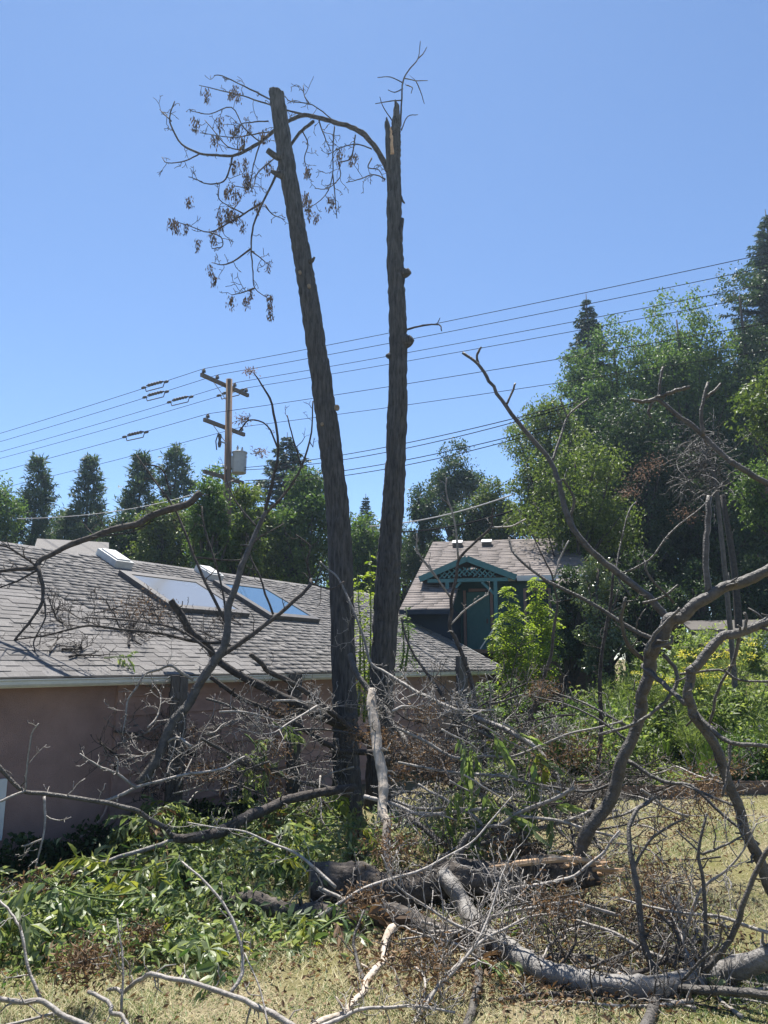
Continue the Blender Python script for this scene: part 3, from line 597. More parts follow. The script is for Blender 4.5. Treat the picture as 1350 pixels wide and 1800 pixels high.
for (a, b, sag, lab) in (((430, 822, 30), (1010, 708, 19), .25, 'upper grey communication cable crossing behind both trunks'), ((430, 826, 30), (1010, 712, 19), .35, 'second communication cable just under the upper one'), ((430, 845, 30), (1000, 741, 19), .3, 'lower communication cable crossing behind both trunks'), ((430, 849, 30), (1000, 745, 19), .4, 'lowest of the paired cables behind the trunks'),
                         ((690, 935, 25), (900, 898, 20), .15, 'black service cable sagging over the teal cabin roof'), ((650, 925, 30), (900, 870, 24), .2, 'thin service wire above the black service cable'), ((425, 838, 29.8), (30, 912, 21), .4, 'pale service wire running from the pole down past the pines')):
    A = W(*a); B = W(*b); t = np.linspace(0, 1, 24)[:, None]; P = A * (1 - t) + B * t - UP * sag * 4 * t * (1 - t)
    tag(mk('service_cable', *tube(P, .026 if 'black' in lab else .013, 5), cablem if 'pale' in lab or 'thin' in lab else wirem), lab, 'cable', 'service cables')

# ------------------------------------------------------------------ trees of the background
def broadleaf(u, vtop, D, hw, vbot, m, lab, seed, n=16000, leaf=.16, blobs=16, group='broadleaf trees behind the houses', open_=.0, dens=1.0):
    leaf *= 1.15; n = int(n * 1.2); blobs = int(blobs * 1.35); rng = np.random.default_rng(seed); top = W(u, vtop, D); bot = W(u, vbot, D); rad = px(hw, D)
    g0 = float(gz(top[0], D)); cz = (top[2] + bot[2]) / 2; hz = (top[2] - bot[2]) / 2
    t = empty('broadleaf_tree', (top[0], D, g0), lab, 'tree', group)
    sk = Skel(); base = np.array([top[0], D, g0]); h = top[2] - g0
    tr = sk.add(cat([base, base + UP * h * .3 + rng.normal(size=3) * .15, base + UP * h * .6 + rng.normal(size=3) * .3, base + UP * h * .92], 4), np.linspace(h * .02 + .06, .04, 13), 8)
    C = [];
    for b in range(blobs):
        d = unit(rng.normal(size=3)); rr = rng.uniform(.35, .82); c = np.array([top[0], D, cz]) + d * [rad * rr, rad * rr * .9, hz * rr]
        s = rng.uniform(.34, .6) * min(rad, hz) * (1 - .25 * rr)
        C.append((c, s))
        P = sk.tubes[tr][3]; j = int(np.clip((c[2] - g0) / h * 12 * .75, 1, 11)); p0 = P[j]
        sk.add(cat([p0, (p0 + c) / 2 - UP * .1 * s + rng.normal(size=3) * .15, c + d * s * .5], 3), np.linspace(.09, .02, 7), 5, link=tr)
    C.append((np.array([top[0], D, top[2] - .45 * min(rad, hz)]), .45 * min(rad, hz)))
    sk.build('trunk', bark_dark, t)
    tot = sum(s * s for _, s in C); cs = []; tn = []
    for c, s in C:
        k = max(3, int(n * s * s / tot)); nc = max(4, k // 18)
        dd = rdir(rng, nc); dd[:, 2] = dd[:, 2] * .9 + .12
        cc = c + dd * (s * rng.uniform(.45, 1.0, nc) ** .6)[:, None]
        spread = s * .085 + leaf * .6
        p = np.repeat(cc, 18, 0) + rng.normal(size=(nc * 18, 3)) * spread * [1, 1, .7]
        cs.append(p); tn.append(np.repeat(rng.uniform(0, 1, nc), 18) * .55 + rng.uniform(0, .45, nc * 18))
    Cc = np.concatenate(cs); tn = np.concatenate(tn); k = len(Cc)
    D_ = rdir(rng, k); D_[:, 2] -= .35; N_ = rdir(rng, k); N_[:, 2] = np.abs(N_[:, 2]) + .3
    V, F = leaves(Cc, D_, N_, leaf * rng.uniform(.7, 1.3, k), leaf * .5 * rng.uniform(.8, 1.2, k))
    mk('crown', V, F, m, t, np.repeat(tn, 4), kind='stuff'); return t
def conifer(u, vtop, D, hw, lab, seed, m=lf_needle, pine=False, slope=2.4, n=None, vfull=None, group='conifers behind the houses'):
    rng = np.random.default_rng(seed); top = W(u, vtop, D); g0 = float(gz(top[0], D)); h = top[2] - g0; base = np.array([top[0], D, g0])
    t = empty('pine_tree' if pine else 'spruce_tree', base, lab, 'tree', group); sk = Skel()
    tr = sk.add(cat([base, base + UP * h * .5, base + UP * h], 6), np.linspace(h * .016 + .05, .02, 13), 7); rad = px(hw, D); Vs = []; tn = []
    z = .12 * h; nb = 0
    while z < h * .985:
        f = 1 - z / h; R_ = rad * (min(1, f * slope + .05) if not pine else min(1, (f * 2.1) ** .85 + .08)) * rng.uniform(.75, 1.12)
        for q_ in range(7 if not pine else 7):
            a = rng.uniform(0, 6.28); o = np.array([math.cos(a), math.sin(a), 0]); L = R_ * rng.uniform(.7, 1.1)
            p0 = base + UP * z; lift = (-.25 if not pine else .25)
            p1 = p0 + o * L * .55 + UP * L * lift * .5; p2 = p0 + o * L + UP * L * (lift * .6 + .12)
            sk.add(np.array([p0, p1, p2]), [max(.02, .012 * L + .01), .018, .01], 4, link=tr)
            k = max(10, int(L * (46 if not pine else 34)))
            s = rng.uniform(.18 if not pine else .4, 1.02, k)[:, None]; q1 = p0 * (1 - s) ** 2 + 2 * p1 * s * (1 - s) + p2 * s ** 2
            if pine:
                tc = q1[rng.integers(0, k, max(2, k // 9))]; q1 = np.repeat(tc, 11, 0) + rng.normal(size=(len(tc) * 11, 3)) * .12; d = rdir(rng, len(q1)); d[:, 2] = d[:, 2] * .8 + .35; d += o * .4; ll = rng.uniform(.25, .5, len(q1)); ww = .10
            else:
                side = np.cross(o, UP); sg = rng.choice([-1, 1], k)[:, None]; d = o * .6 + side * sg * .8 + rng.normal(size=(k, 3)) * .25 - UP * rng.uniform(.1, .6, k)[:, None]; ll = rng.uniform(.2, .42, k) * (.5 + .5 * min(1, L)); ww = .09
            Vv, _ = leaves(q1, d, np.tile(UP, (len(q1), 1)) + rng.normal(size=(len(q1), 3)) * .5, ll, ww); Vs.append(Vv); tn.append(np.repeat(rng.uniform(0, 1, len(q1)) * .6 + rng.uniform(0, .4), 4))
        z += (.26 if not pine else .42) * rng.uniform(.8, 1.2) * (1 if f > .25 else .75)
    sk.build('trunk', bark_dark, t); V = np.concatenate(Vs); k = len(V) // 4; b = np.arange(k)[:, None] * 4
    mk('crown', V, np.concatenate([b + [0, 1, 2], b + [0, 2, 3]], 1).reshape(-1, 3), m, t, np.concatenate(tn), kind='stuff')
conifer(70, 803, 46, 62, 'dark pine, nearer the left edge of the two round-topped pines', 11, lf_pine, True)
conifer(160, 803, 48, 58, 'second round-topped pine beyond the cottage ridge', 12, lf_pine, True)
conifer(250, 798, 44, 60, 'pine just left of the pole with an open pointed crown', 13, lf_pine, True)
conifer(312, 780, 47, 66, 'tallest pine left of the utility pole', 14, lf_pine, True)
conifer(505, 760, 48, 75, 'dark spruce tip rising right of the transformer', 15, slope=3.5)
conifer(643, 868, 58, 34, 'small spruce seen between the two bare trunks', 16, slope=3)
conifer(1030, 516, 44, 46, 'narrow dark spruce tip rising out of the green wood', 17, slope=5)
conifer(1345, 368, 42, 84, 'tall dark spruce rising highest at the right edge', 18, slope=4)
broadleaf(372, 842, 27.5, 46, 1080, lf_green, 'green tree directly in front of the utility pole', 70, 9000, .13, 14)
broadleaf(432, 858, 28, 42, 1080, lf_yellow, 'olive tree hiding the pole just below its transformer', 71, 8000, .13, 12)
broadleaf(1015, 615, 41, 62, 960, lf_green, 'green tree filling the slope of the wood below the narrow spruce', 72, 12000, .16, 16)
broadleaf(1000, 1000, 24.5, 45, 1200, lf_dark, 'dark shrub hiding the right side of the teal cabin', 73, 6000, .11, 14)
broadleaf(1150, 570, 45, 90, 960, lf_green, 'green tree of the second row in the wood', 74, 12000, .18, 16)
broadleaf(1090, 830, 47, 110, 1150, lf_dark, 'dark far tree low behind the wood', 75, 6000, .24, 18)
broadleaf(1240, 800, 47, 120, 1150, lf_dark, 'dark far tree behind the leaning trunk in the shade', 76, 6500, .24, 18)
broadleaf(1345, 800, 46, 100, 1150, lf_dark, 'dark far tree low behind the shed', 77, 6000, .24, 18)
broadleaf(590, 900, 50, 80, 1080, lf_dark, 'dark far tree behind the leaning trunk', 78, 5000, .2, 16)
broadleaf(-5, 835, 40, 60, 1000, lf_green, 'light green tree at the far left edge beside the pines', 21, 9000)
broadleaf(385, 822, 38, 62, 1060, lf_green, 'green tree in front of the foot of the utility pole', 22, 14000)
broadleaf(440, 850, 36, 50, 1060, lf_yellow, 'olive green tree just right of the utility pole', 23, 11000)
broadleaf(535, 822, 37, 70, 1070, lf_green, 'broad green tree behind the leaning trunk', 24, 15000)
broadleaf(300, 880, 37, 60, 1050, lf_yellow, 'low olive tree beyond the skylight covers', 25, 9000)
broadleaf(230, 900, 39, 50, 1020, lf_dark, 'low dark tree beyond the ridge between pines and skylight covers', 20, 7000)
broadleaf(640, 905, 40, 62, 1110, lf_green, 'low green tree between the two bare trunks', 26, 9000)
broadleaf(800, 775, 50, 58, 960, lf_dark, 'open dark tree with ragged top behind the teal cabin', 27, 9000, .17, 14)
broadleaf(745, 850, 46, 50, 1090, lf_dark, 'dense dark tree beside the broken trunk behind the cabin', 28, 10000)
broadleaf(865, 842, 43, 50, 1040, lf_yellow, 'yellowish green tree behind the cabin roof', 29, 10000)
broadleaf(820, 880, 44, 70, 1060, lf_dark, 'dark low tree filling behind the cabin ridge', 30, 8000)
broadleaf(1010, 760, 29.3, 100, 1035, lf_yellow, 'olive tree whose foliage hangs over the right end of the cabin roof', 58, 12000, .13, 22)
broadleaf(960, 700, 36.5, 82, 985, lf_yellow, 'olive tree with a rounded top left of the narrow spruce', 31, 17000, .15, 20)
broadleaf(1075, 560, 39, 100, 960, lf_green, 'tall green tree below the narrow spruce', 32, 22000, .16, 24)
broadleaf(1185, 510, 38, 110, 1000, lf_green, 'biggest green tree in the wood on the right', 33, 26000, .16, 26)
broadleaf(1295, 470, 37.5, 95, 1020, lf_dark, 'dark green tree under the tall spruce', 34, 20000, .15, 22)
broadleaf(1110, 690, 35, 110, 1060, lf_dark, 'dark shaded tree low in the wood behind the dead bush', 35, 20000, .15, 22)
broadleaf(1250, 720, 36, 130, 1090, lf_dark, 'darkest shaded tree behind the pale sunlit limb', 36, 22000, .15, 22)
broadleaf(1370, 625, 25, 80, 810, lf_yellow, 'light green foliage at the right edge under the spruce', 37, 5500, .13, 14)
broadleaf(1360, 790, 28, 75, 960, lf_green, 'darker green foliage at the right edge, lower down', 38, 6000, .13, 14)
broadleaf(1050, 975, 23.5, 50, 1235, lf_silver, 'glossy leaved shrub right of the teal cabin', 39, 8000, .09, 16)
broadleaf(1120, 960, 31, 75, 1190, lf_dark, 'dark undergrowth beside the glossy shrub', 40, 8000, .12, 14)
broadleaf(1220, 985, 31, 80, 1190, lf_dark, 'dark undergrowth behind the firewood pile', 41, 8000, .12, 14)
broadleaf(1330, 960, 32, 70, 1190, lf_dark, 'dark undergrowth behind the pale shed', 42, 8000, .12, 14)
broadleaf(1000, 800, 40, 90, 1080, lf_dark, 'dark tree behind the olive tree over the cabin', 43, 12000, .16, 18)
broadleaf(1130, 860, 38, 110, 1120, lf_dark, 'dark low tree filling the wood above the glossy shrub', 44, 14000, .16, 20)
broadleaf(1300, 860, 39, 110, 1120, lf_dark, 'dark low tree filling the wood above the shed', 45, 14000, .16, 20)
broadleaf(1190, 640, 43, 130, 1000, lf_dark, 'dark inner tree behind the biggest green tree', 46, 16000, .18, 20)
broadleaf(1320, 560, 44, 90, 960, lf_green, 'green tree in the second row below the tall spruce', 47, 14000, .18, 18)
broadleaf(700, 900, 52, 80, 1080, lf_dark, 'dark far tree right behind the broken trunk', 48, 9000, .18, 16)
broadleaf(460, 900, 45, 90, 1080, lf_dark, 'dark far tree behind the foot of the utility pole', 49, 10000, .18, 16)
broadleaf(120, 890, 52, 90, 1000, lf_dark, 'dark far trees below the two round-topped pines', 50, 9000, .18, 16)
for u, D, v0, v1, lab in ((1278, 27, 870, 1090, 'leaning trunk in the shade behind the dead bush'),):
    a = W(u - 8, v0, D); b = W(u + 18, v1, D); b[2] = gz(b[0], b[1]); t = empty('bare_sapling', b, lab, 'tree')
    sk = Skel(); i = sk.add(cat([b, (a + b) / 2 + [.12, 0, 0], a], 5), np.linspace(.14, .09, 11), 10); sprout(sk, i, np.random.default_rng(u), 5, 1.2, 1, .2, t0=.6); sk.build('trunk', bark_dark, t)
# bright sapling with tall leafy shoots beside the cabin
def shoots(spec, m, lab, cat_, seed, leaf=.13, dens=26, name='leafy_shrub', group=None):
    rng = np.random.default_rng(seed); pts0 = spec[0]; g = pts0[0]; t = empty(name, (g[0], g[1], gz(g[0], g[1])), lab, cat_, group); sk = Skel(); Vs = []; tn = []; par = None
    for P in spec:
        P = cat(P, 6); i = sk.add(P, np.linspace(.03, .008, len(P)), 5, link=par); par = 0
        L = np.linalg.norm(np.diff(P, axis=0), axis=1).sum(); k = int(L * dens); f = rng.uniform(.1, 1, k) * (len(P) - 1); j = np.minimum(f.astype(int), len(P) - 2); p = P[j] + (P[j + 1] - P[j]) * (f - j)[:, None]
        for c, fr in zip(p, f / len(P)):
            o = unit(rng.normal(size=3) * [1, 1, .25]); n5 = 7; Lr = leaf * 2.2 * (1.15 - .5 * fr); s = np.linspace(.15, 1, n5)[:, None]
            q1 = c + o * s * Lr - UP * s * s * Lr * .45; sd_ = np.cross(o, UP); d = o * .5 + sd_ * (np.arange(n5) % 2 * 2 - 1)[:, None] - UP * .35
            V, _ = leaves(q1, d, np.tile(UP, (n5, 1)) + rng.normal(size=(n5, 3)) * .4, leaf * rng.uniform(.7, 1.1, n5), leaf * .36); Vs.append(V); tn.append(np.repeat(rng.uniform(0, 1, n5) * .5 + rng.uniform(0, .5), 4))
    sk.build('stems', stemg, t); V = np.concatenate(Vs); k = len(V) // 4; b = np.arange(k)[:, None] * 4
    mk('foliage', V, np.concatenate([b + [0, 1, 2], b + [0, 2, 3]], 1).reshape(-1, 3), m, t, np.concatenate(tn), kind='stuff')
def stalks(pairs, D):
    out = []
    for (u0, v0), (u1, v1), dd in pairs: a = W(u0, v0, D + dd); b = W(u1, v1, D + dd); out.append([a, (a + b) / 2 + [.05, 0, .0], b])
    return out
shoots(stalks([((915, 1230), (890, 1030), 0), ((925, 1230), (945, 1015), .3), ((905, 1230), (905, 1070), -.3), ((900, 1220), (880, 1075), .2), ((935, 1230), (955, 1060), .4), ((945, 1220), (975, 1085), .2), ((900, 1240), (870, 1110), -.2), ((920, 1240), (930, 1090), -.5), ((890, 1250), (895, 1130), .5), ((950, 1250), (960, 1130), 0)], 20.5), lf_bright, 'bright green leafy sapling in front of the teal cabin', 'shrub', 51, .15, 34)
shoots(stalks([((640, 1270), (633, 1080), 0), ((645, 1260), (650, 970), .2), ((630, 1260), (628, 1010), .1)], 16.2), lf_bright, 'sunlit green shoots between the two bare trunks', 'shrub', 52, .11, 18)
shoots(stalks([((712, 1180), (715, 1075), 0), ((705, 1180), (706, 1095), .1)], 15.4), lf_green, 'small green sprout on the right side of the broken trunk', 'shrub', 53, .1, 22)
shoots(stalks([((850, 1330), (865, 1195), 0), ((880, 1330), (900, 1190), .3), ((835, 1330), (838, 1200), .2), ((900, 1340), (930, 1215), -.3), ((870, 1340), (875, 1240), -.5), ((930, 1340), (965, 1230), .2), ((950, 1340), (985, 1250), -.2)], 17.2), lf_green, 'dark leafy bushes at the cottage roof corner', 'shrub', 54, .13, 30)

# ------------------------------------------------------------------ garden on the slope
rng = np.random.default_rng(61)
def in_garden(n, y0=16.3, y1=26):
    y = rng.uniform(y0, y1, n); x = rng.uniform(2.2, 15, n); w = (x - EA[0]) * .848 - (y - EA[1]) * .53; k = (w > 1.2) & (x / y < .56); return x[k], y[k]
x, y = in_garden(75000); k = len(x); hgt = rng.uniform(.02, .5, k) * (.5 + .5 * np.sin(x * 2.1) * np.sin(y * 1.7))
C = np.stack([x, y, gz(x, y) + np.abs(hgt)], 1); D_ = rdir(rng, k); D_[:, 2] = np.abs(D_[:, 2]) * .5; N_ = rdir(rng, k) * .6 + UP
V, F = leaves(C, D_, N_, rng.uniform(.05, .13, k), rng.uniform(.03, .07, k)); patch = .5 + .5 * np.sin(x * 1.1 + 2) * np.cos(y * 1.4)
mk('ground_cover', V, F, lf_light, tint=np.repeat(np.clip(patch * .6 + rng.uniform(0, .4, k), 0, 1), 4), kind='stuff')
def plant_proto(kind, seed):
    rng = np.random.default_rng(seed); Vs = []; tn = []; fl = []; st = Skel(); par = None
    if kind == 'bush':
        for b in range(14):
            a = rng.uniform(0, 6.28); h = rng.uniform(.5, 1.05); P = cat([np.zeros(3), np.array([math.cos(a) * .15, math.sin(a) * .15, h * .5]), np.array([math.cos(a) * .42, math.sin(a) * .42, h])], 4); st.add(P, np.linspace(.012, .004, len(P)), 4, link=par); par = 0
            m = 75; f = rng.uniform(.25, 1, m) * (len(P) - 1); j = np.minimum(f.astype(int), len(P) - 2); p = P[j] + rng.normal(size=(m, 3)) * .07
            Vs.append(leaves(p, rdir(rng, m) + UP * .1, rdir(rng, m) * .7 + UP, rng.uniform(.06, .12, m), rng.uniform(.03, .06, m))[0]); tn.append(np.repeat(rng.uniform(0, 1, m), 4))
    elif kind == 'fennel':
        for b in range(12):
            a = rng.uniform(0, 6.28); h = rng.uniform(.9, 1.5); e = np.array([math.cos(a) * .4, math.sin(a) * .4, h]); P = cat([np.zeros(3), e * [.3, .3, .55], e], 5); st.add(P, np.linspace(.009, .004, len(P)), 4, link=par); par = 0
            m = 45; f = rng.uniform(.1, .85, m) * (len(P) - 1); j = f.astype(int); d = rdir(rng, m) * [1, 1, .4] + UP * .5
            Vs.append(leaves(P[j], d, rdir(rng, m), rng.uniform(.12, .3, m), .012)[0]); tn.append(np.repeat(rng.uniform(0, 1, m), 4))
            m = 14; q1 = e + np.stack([rng.normal(0, .06, m), rng.normal(0, .06, m), rng.uniform(-.01, .05, m)], 1); fl.append(leaves(q1, rdir(rng, m) + UP * .3, rdir(rng, m) * .3 + UP, .035, .03)[0])
    elif kind == 'grass':
        m = 220; a = rng.uniform(0, 6.28, m); l = rng.uniform(.1, .45, m); h = rng.uniform(.5, 1.1, m); b = np.stack([rng.normal(0, .08, m), rng.normal(0, .08, m), np.zeros(m)], 1)
        d = np.stack([np.cos(a) * l, np.sin(a) * l, h], 1); Vs.append(leaves(b, d, rdir(rng, m), np.linalg.norm(d, axis=1), .016)[0]); tn.append(np.repeat(rng.uniform(0, 1, m), 4))
        st.add(np.array([[0, 0, 0], [0, 0, .2], [0, 0, .35]]), .01, 5)
    else:
        for b in range(16):
            a = rng.uniform(0, 6.28); h = rng.uniform(.45, .75); e = np.array([math.cos(a) * .25, math.sin(a) * .25, h]); P = cat([np.zeros(3), e * [.4, .4, .5], e], 3); st.add(P, np.linspace(.006, .003, len(P)), 4, link=par); par = 0
            m = 22; q1 = P[rng.integers(0, len(P) - 1, m)]; Vs.append(leaves(q1, rdir(rng, m) + UP, rdir(rng, m), rng.uniform(.06, .14, m), .02)[0]); tn.append(np.repeat(rng.uniform(0, 1, m), 4))
            m = 12; q1 = e + np.stack([rng.normal(0, .018, m), rng.normal(0, .018, m), rng.uniform(-.06, .05, m)], 1); fl.append(leaves(q1, rdir(rng, m), rdir(rng, m), .04, .03)[0])
    return st, np.concatenate(Vs), np.concatenate(tn), (np.concatenate(fl) if fl else None)
QF = lambda V: np.concatenate([np.arange(len(V) // 4)[:, None] * 4 + [0, 1, 2], np.arange(len(V) // 4)[:, None] * 4 + [0, 2, 3]], 1).reshape(-1, 3)
protos = {}
for nm, kind, m, fm, sd_ in (('leafy_bush', 'bush', lf_light, None, 1), ('dark_bush', 'bush', lf_green, None, 2), ('pale_bush', 'bush', lf_yellow, None, 3), ('fennel_plant', 'fennel', lf_light, flow_y, 4), ('grass_clump', 'grass', lf_grass, None, 5), ('purple_flower_plant', 'flower', lf_green, flow_p, 6), ('red_flower_plant', 'flower', lf_green, flow_r, 7), ('feathery_plant', 'fennel', lf_light, None, 8)):
    st, V, tn, fl = plant_proto(kind, sd_); ms = [('stems', mesh('stems', np.concatenate(st.V), st.F), stemg, None), ('foliage', mesh('foliage', V, QF(V), tn), m, 'stuff')]
    if fl is not None and fm is not None: ms.append(('flowers', mesh('flowers', fl, QF(fl), np.random.default_rng(1).uniform(0, 1, len(fl))), fm, 'stuff'))
    for _, me, mm, _k in ms: me.materials.append(mm)
    protos[nm] = ms
def plant(nm, x, y, s, lab, grp, rot):
    t = empty(nm, (x, y, float(gz(x, y)) - .02), lab, 'plant', grp); t.scale = (s, s, s); t.rotation_euler = (0, 0, rot)
    for n_, me, mm, kd in protos[nm]:
        o = bpy.data.objects.new(n_, me); COL.objects.link(o); o.parent = t
        if kd: o['kind'] = kd
LB = {'feathery_plant': ('feathery green plant without flowers on the garden slope', 'feathery plants in the garden'), 'leafy_bush': ('light green leafy plant among the garden growth', 'light leafy plants in the garden bed'), 'dark_bush': ('mid green bushy plant growing in the garden bed', 'mid green bushes in the garden bed'), 'pale_bush': ('olive green bushy plant growing in the garden bed', 'olive bushes in the garden bed'), 'grass_clump': ('tall upright green grass clump on the garden slope', 'grass clumps on the garden slope'), 'fennel_plant': ('feathery fennel plant with flat yellow flower heads', 'fennel plants near the shed'), 'purple_flower_plant': ('purple flowering plant among the grass clumps', 'purple flowers in the garden'), 'red_flower_plant': ('small red flowering plant behind the fallen limbs', 'red flowers in the garden')}
rng = np.random.default_rng(62)
def garden(nm, u0, u1, y0, y1, n_, s0, s1):
    for _ in range(n_):
        u = rng.uniform(u0, u1); y = rng.uniform(y0, y1); x = (u - 675) / FPX * y / 1.02; plant(nm, x, y, rng.uniform(s0, s1), *LB[nm], rng.uniform(0, 6))
garden('leafy_bush', 960, 1350, 16.6, 24, 30, .9, 1.7); garden('leafy_bush', 1085, 1150, 22, 26, 8, 1.0, 1.5); garden('dark_bush', 1060, 1160, 23, 27, 6, 1.2, 1.7); garden('feathery_plant', 960, 1130, 17, 21, 14, .7, 1.1); garden('leafy_bush', 900, 1080, 16.6, 19, 9, .6, 1.0); garden('dark_bush', 940, 1100, 17, 22, 10, .8, 1.5); garden('dark_bush', 1270, 1350, 16.4, 18.5, 6, .7, 1.1); garden('pale_bush', 960, 1200, 17, 24, 14, .7, 1.3)
garden('grass_clump', 1180, 1350, 16.6, 20, 12, .8, 1.3); garden('grass_clump', 1000, 1200, 17, 22, 8, .7, 1.2); garden('fennel_plant', 1220, 1300, 19, 21, 5, 1.0, 1.4); garden('fennel_plant', 1140, 1190, 19, 21, 2, .8, 1.1); garden('feathery_plant', 1000, 1100, 20, 23, 7, .9, 1.3); garden('feathery_plant', 1180, 1350, 17, 21, 14, .8, 1.3)
garden('purple_flower_plant', 1150, 1350, 17, 20, 7, .8, 1.2); garden('red_flower_plant', 1040, 1100, 17, 19, 2, .8, 1.1)
# timber edging boards
p = [(W(u, 1398, 16.1)) for u in (1010, 1100, 1190, 1290, 1400)]
edge = empty('timber_edging', (*p[0][:2], 0), 'low brown timber edging between the dry lawn and the garden', 'edging')
for a, b in zip(p[:-1], p[1:]):
    c = (a + b) / 2; c[2] = .1 + gz(c[0], c[1]); d = b - a; d[2] = 0; mk('edging_board', boxv(c, d / 2 * .985, np.cross(unit(d), UP) * .04, UP * .15), BOXF, timber, edge); mk('stake', boxv(c - np.cross(unit(d), UP) * -.07 + d * .3, unit(d) * .03, np.cross(unit(d), UP) * .03, UP * .2), BOXF, timber, edge)
# firewood pile
fwD = 22.5
for i, (u, v, L_, r_, dx) in enumerate(((1200, 1158, .8, .13, .1), (1225, 1152, .5, .2, .9), (1255, 1155, .7, .12, -.1), (1238, 1138, .6, .12, .2), (1275, 1150, .5, .15, 1.0), (1212, 1142, .5, .1, -.2))):
    c = W(u, v, fwD - .1 * i); c[2] = max(c[2], gz(c[0], c[1]) + r_ * .8); d = unit(np.array([1 - abs(dx) * .7, -dx, .05])); P = np.array([c - d * L_ / 2, c, c + d * L_ / 2]); t = empty('firewood_log', c, ('longest split log lying at the left of the firewood heap', 'round sawn log facing out of the firewood heap', 'dark log lying in the middle of the firewood heap', 'log on top of the firewood heap', 'short round log at the right of the firewood heap', 'thin log lying behind the firewood heap')[i], 'log', 'firewood heap')
    V, F = tube(P, r_, 12); mk('bark', V[:], F[:-2], bark_log, t, smooth=True)
    for e_, s_ in ((P[0], -1), (P[2], 1)):
        V, F = tube(np.array([e_ + d * s_ * .0, e_ + d * s_ * .012]), r_ * .97, 12); mk('cut_face', V, F, cutwood, t)

# ------------------------------------------------------------------ dry lawn
rng = np.random.default_rng(71); n = 330000
y = 5.6 + (17.2 - 5.6) * rng.uniform(0, 1, n) ** 1.25; x = rng.uniform(-.56, .56, n) * y; w = (x - EA[0]) * .848 - (y - EA[1]) * .53; pm = np.sin(x * 2.7 + 2 * np.sin(y * 1.3)) * np.sin(y * 2.1 + np.sin(x * 1.7)); k = (w > .1) & ((y < 16) | (x > 1)) & (rng.uniform(0, 1, n) < np.clip(.85 + .75 * pm, .18, 1)); x, y = x[k], y[k]; k = len(x)
hh = rng.uniform(.015, .055, k) * (1 + .5 * np.sin(x * 1.9) * np.sin(y * 2.3)); a = rng.uniform(0, 6.28, k); ln = rng.uniform(.4, 2.6, k)
B0 = np.stack([x, y, gz(x, y) - .004], 1); sd_ = np.stack([-np.sin(a), np.cos(a), np.zeros(k)], 1) * rng.uniform(.0025, .0055, k)[:, None]; tp = B0 + np.stack([np.cos(a) * ln, np.sin(a) * ln, np.ones(k)], 1) * hh[:, None]
V = np.stack([B0 - sd_, B0 + sd_, tp], 1).reshape(-1, 3)
gn = np.sin(x * .9 + 1.3 * np.sin(y * .7)) * np.cos(y * .8 + np.sin(x)) + .35 * np.sin(x * 4.1) * np.sin(y * 3.7); grn = rng.uniform(0, 1, k) < np.clip(.36 + .3 * gn, .12, .8)
for nm, sel, m in (('dry_lawn_grass', ~grn, lf_straw), ('green_lawn_grass', grn, lf_grass)):
    VV = V.reshape(-1, 3, 3)[sel].reshape(-1, 3); mk(nm, VV, np.arange(len(VV)).reshape(-1, 3), m, tint=np.repeat(rng.uniform(0, 1, sel.sum()), 3), kind='stuff')
# scattered dead leaf litter
def litter(poly_uv, n, seed):
    rng = np.random.default_rng(seed); out = []
    for _ in range(n):
        c = poly_uv[rng.integers(len(poly_uv))]; u, v = c[0] + rng.normal() * c[2], c[1] + rng.normal() * c[3]; yD = 2.6 / max(.05, -(ray(u, v)[2] / ray(u, v)[1]))
        if 5.5 < yD < 16.5: out.append((ray(u, v)[0] / ray(u, v)[1] * yD, yD))
    return np.array(out)
xy = litter([(1050, 1560, 120, 50), (1150, 1660, 120, 40), (950, 1740, 150, 30), (740, 1700, 60, 30), (740, 1600, 120, 50), (1000, 1480, 140, 40), (1200, 1450, 80, 20), (300, 1640, 200, 40), (675, 1650, 450, 90), (675, 1700, 450, 70)], 7500, 72)
k = len(xy); rng = np.random.default_rng(73); C = np.stack([xy[:, 0], xy[:, 1], gz(xy[:, 0], xy[:, 1]) + rng.uniform(.01, .07, k)], 1); V, F = leaves(C, rdir(rng, k) * [1, 1, .5], rdir(rng, k) + UP, rng.uniform(.03, .09, k), rng.uniform(.015, .035, k), .5)
mk('leaf_litter', V, F, lf_dead, tint=np.repeat(rng.uniform(0, 1, k), 4), kind='stuff')

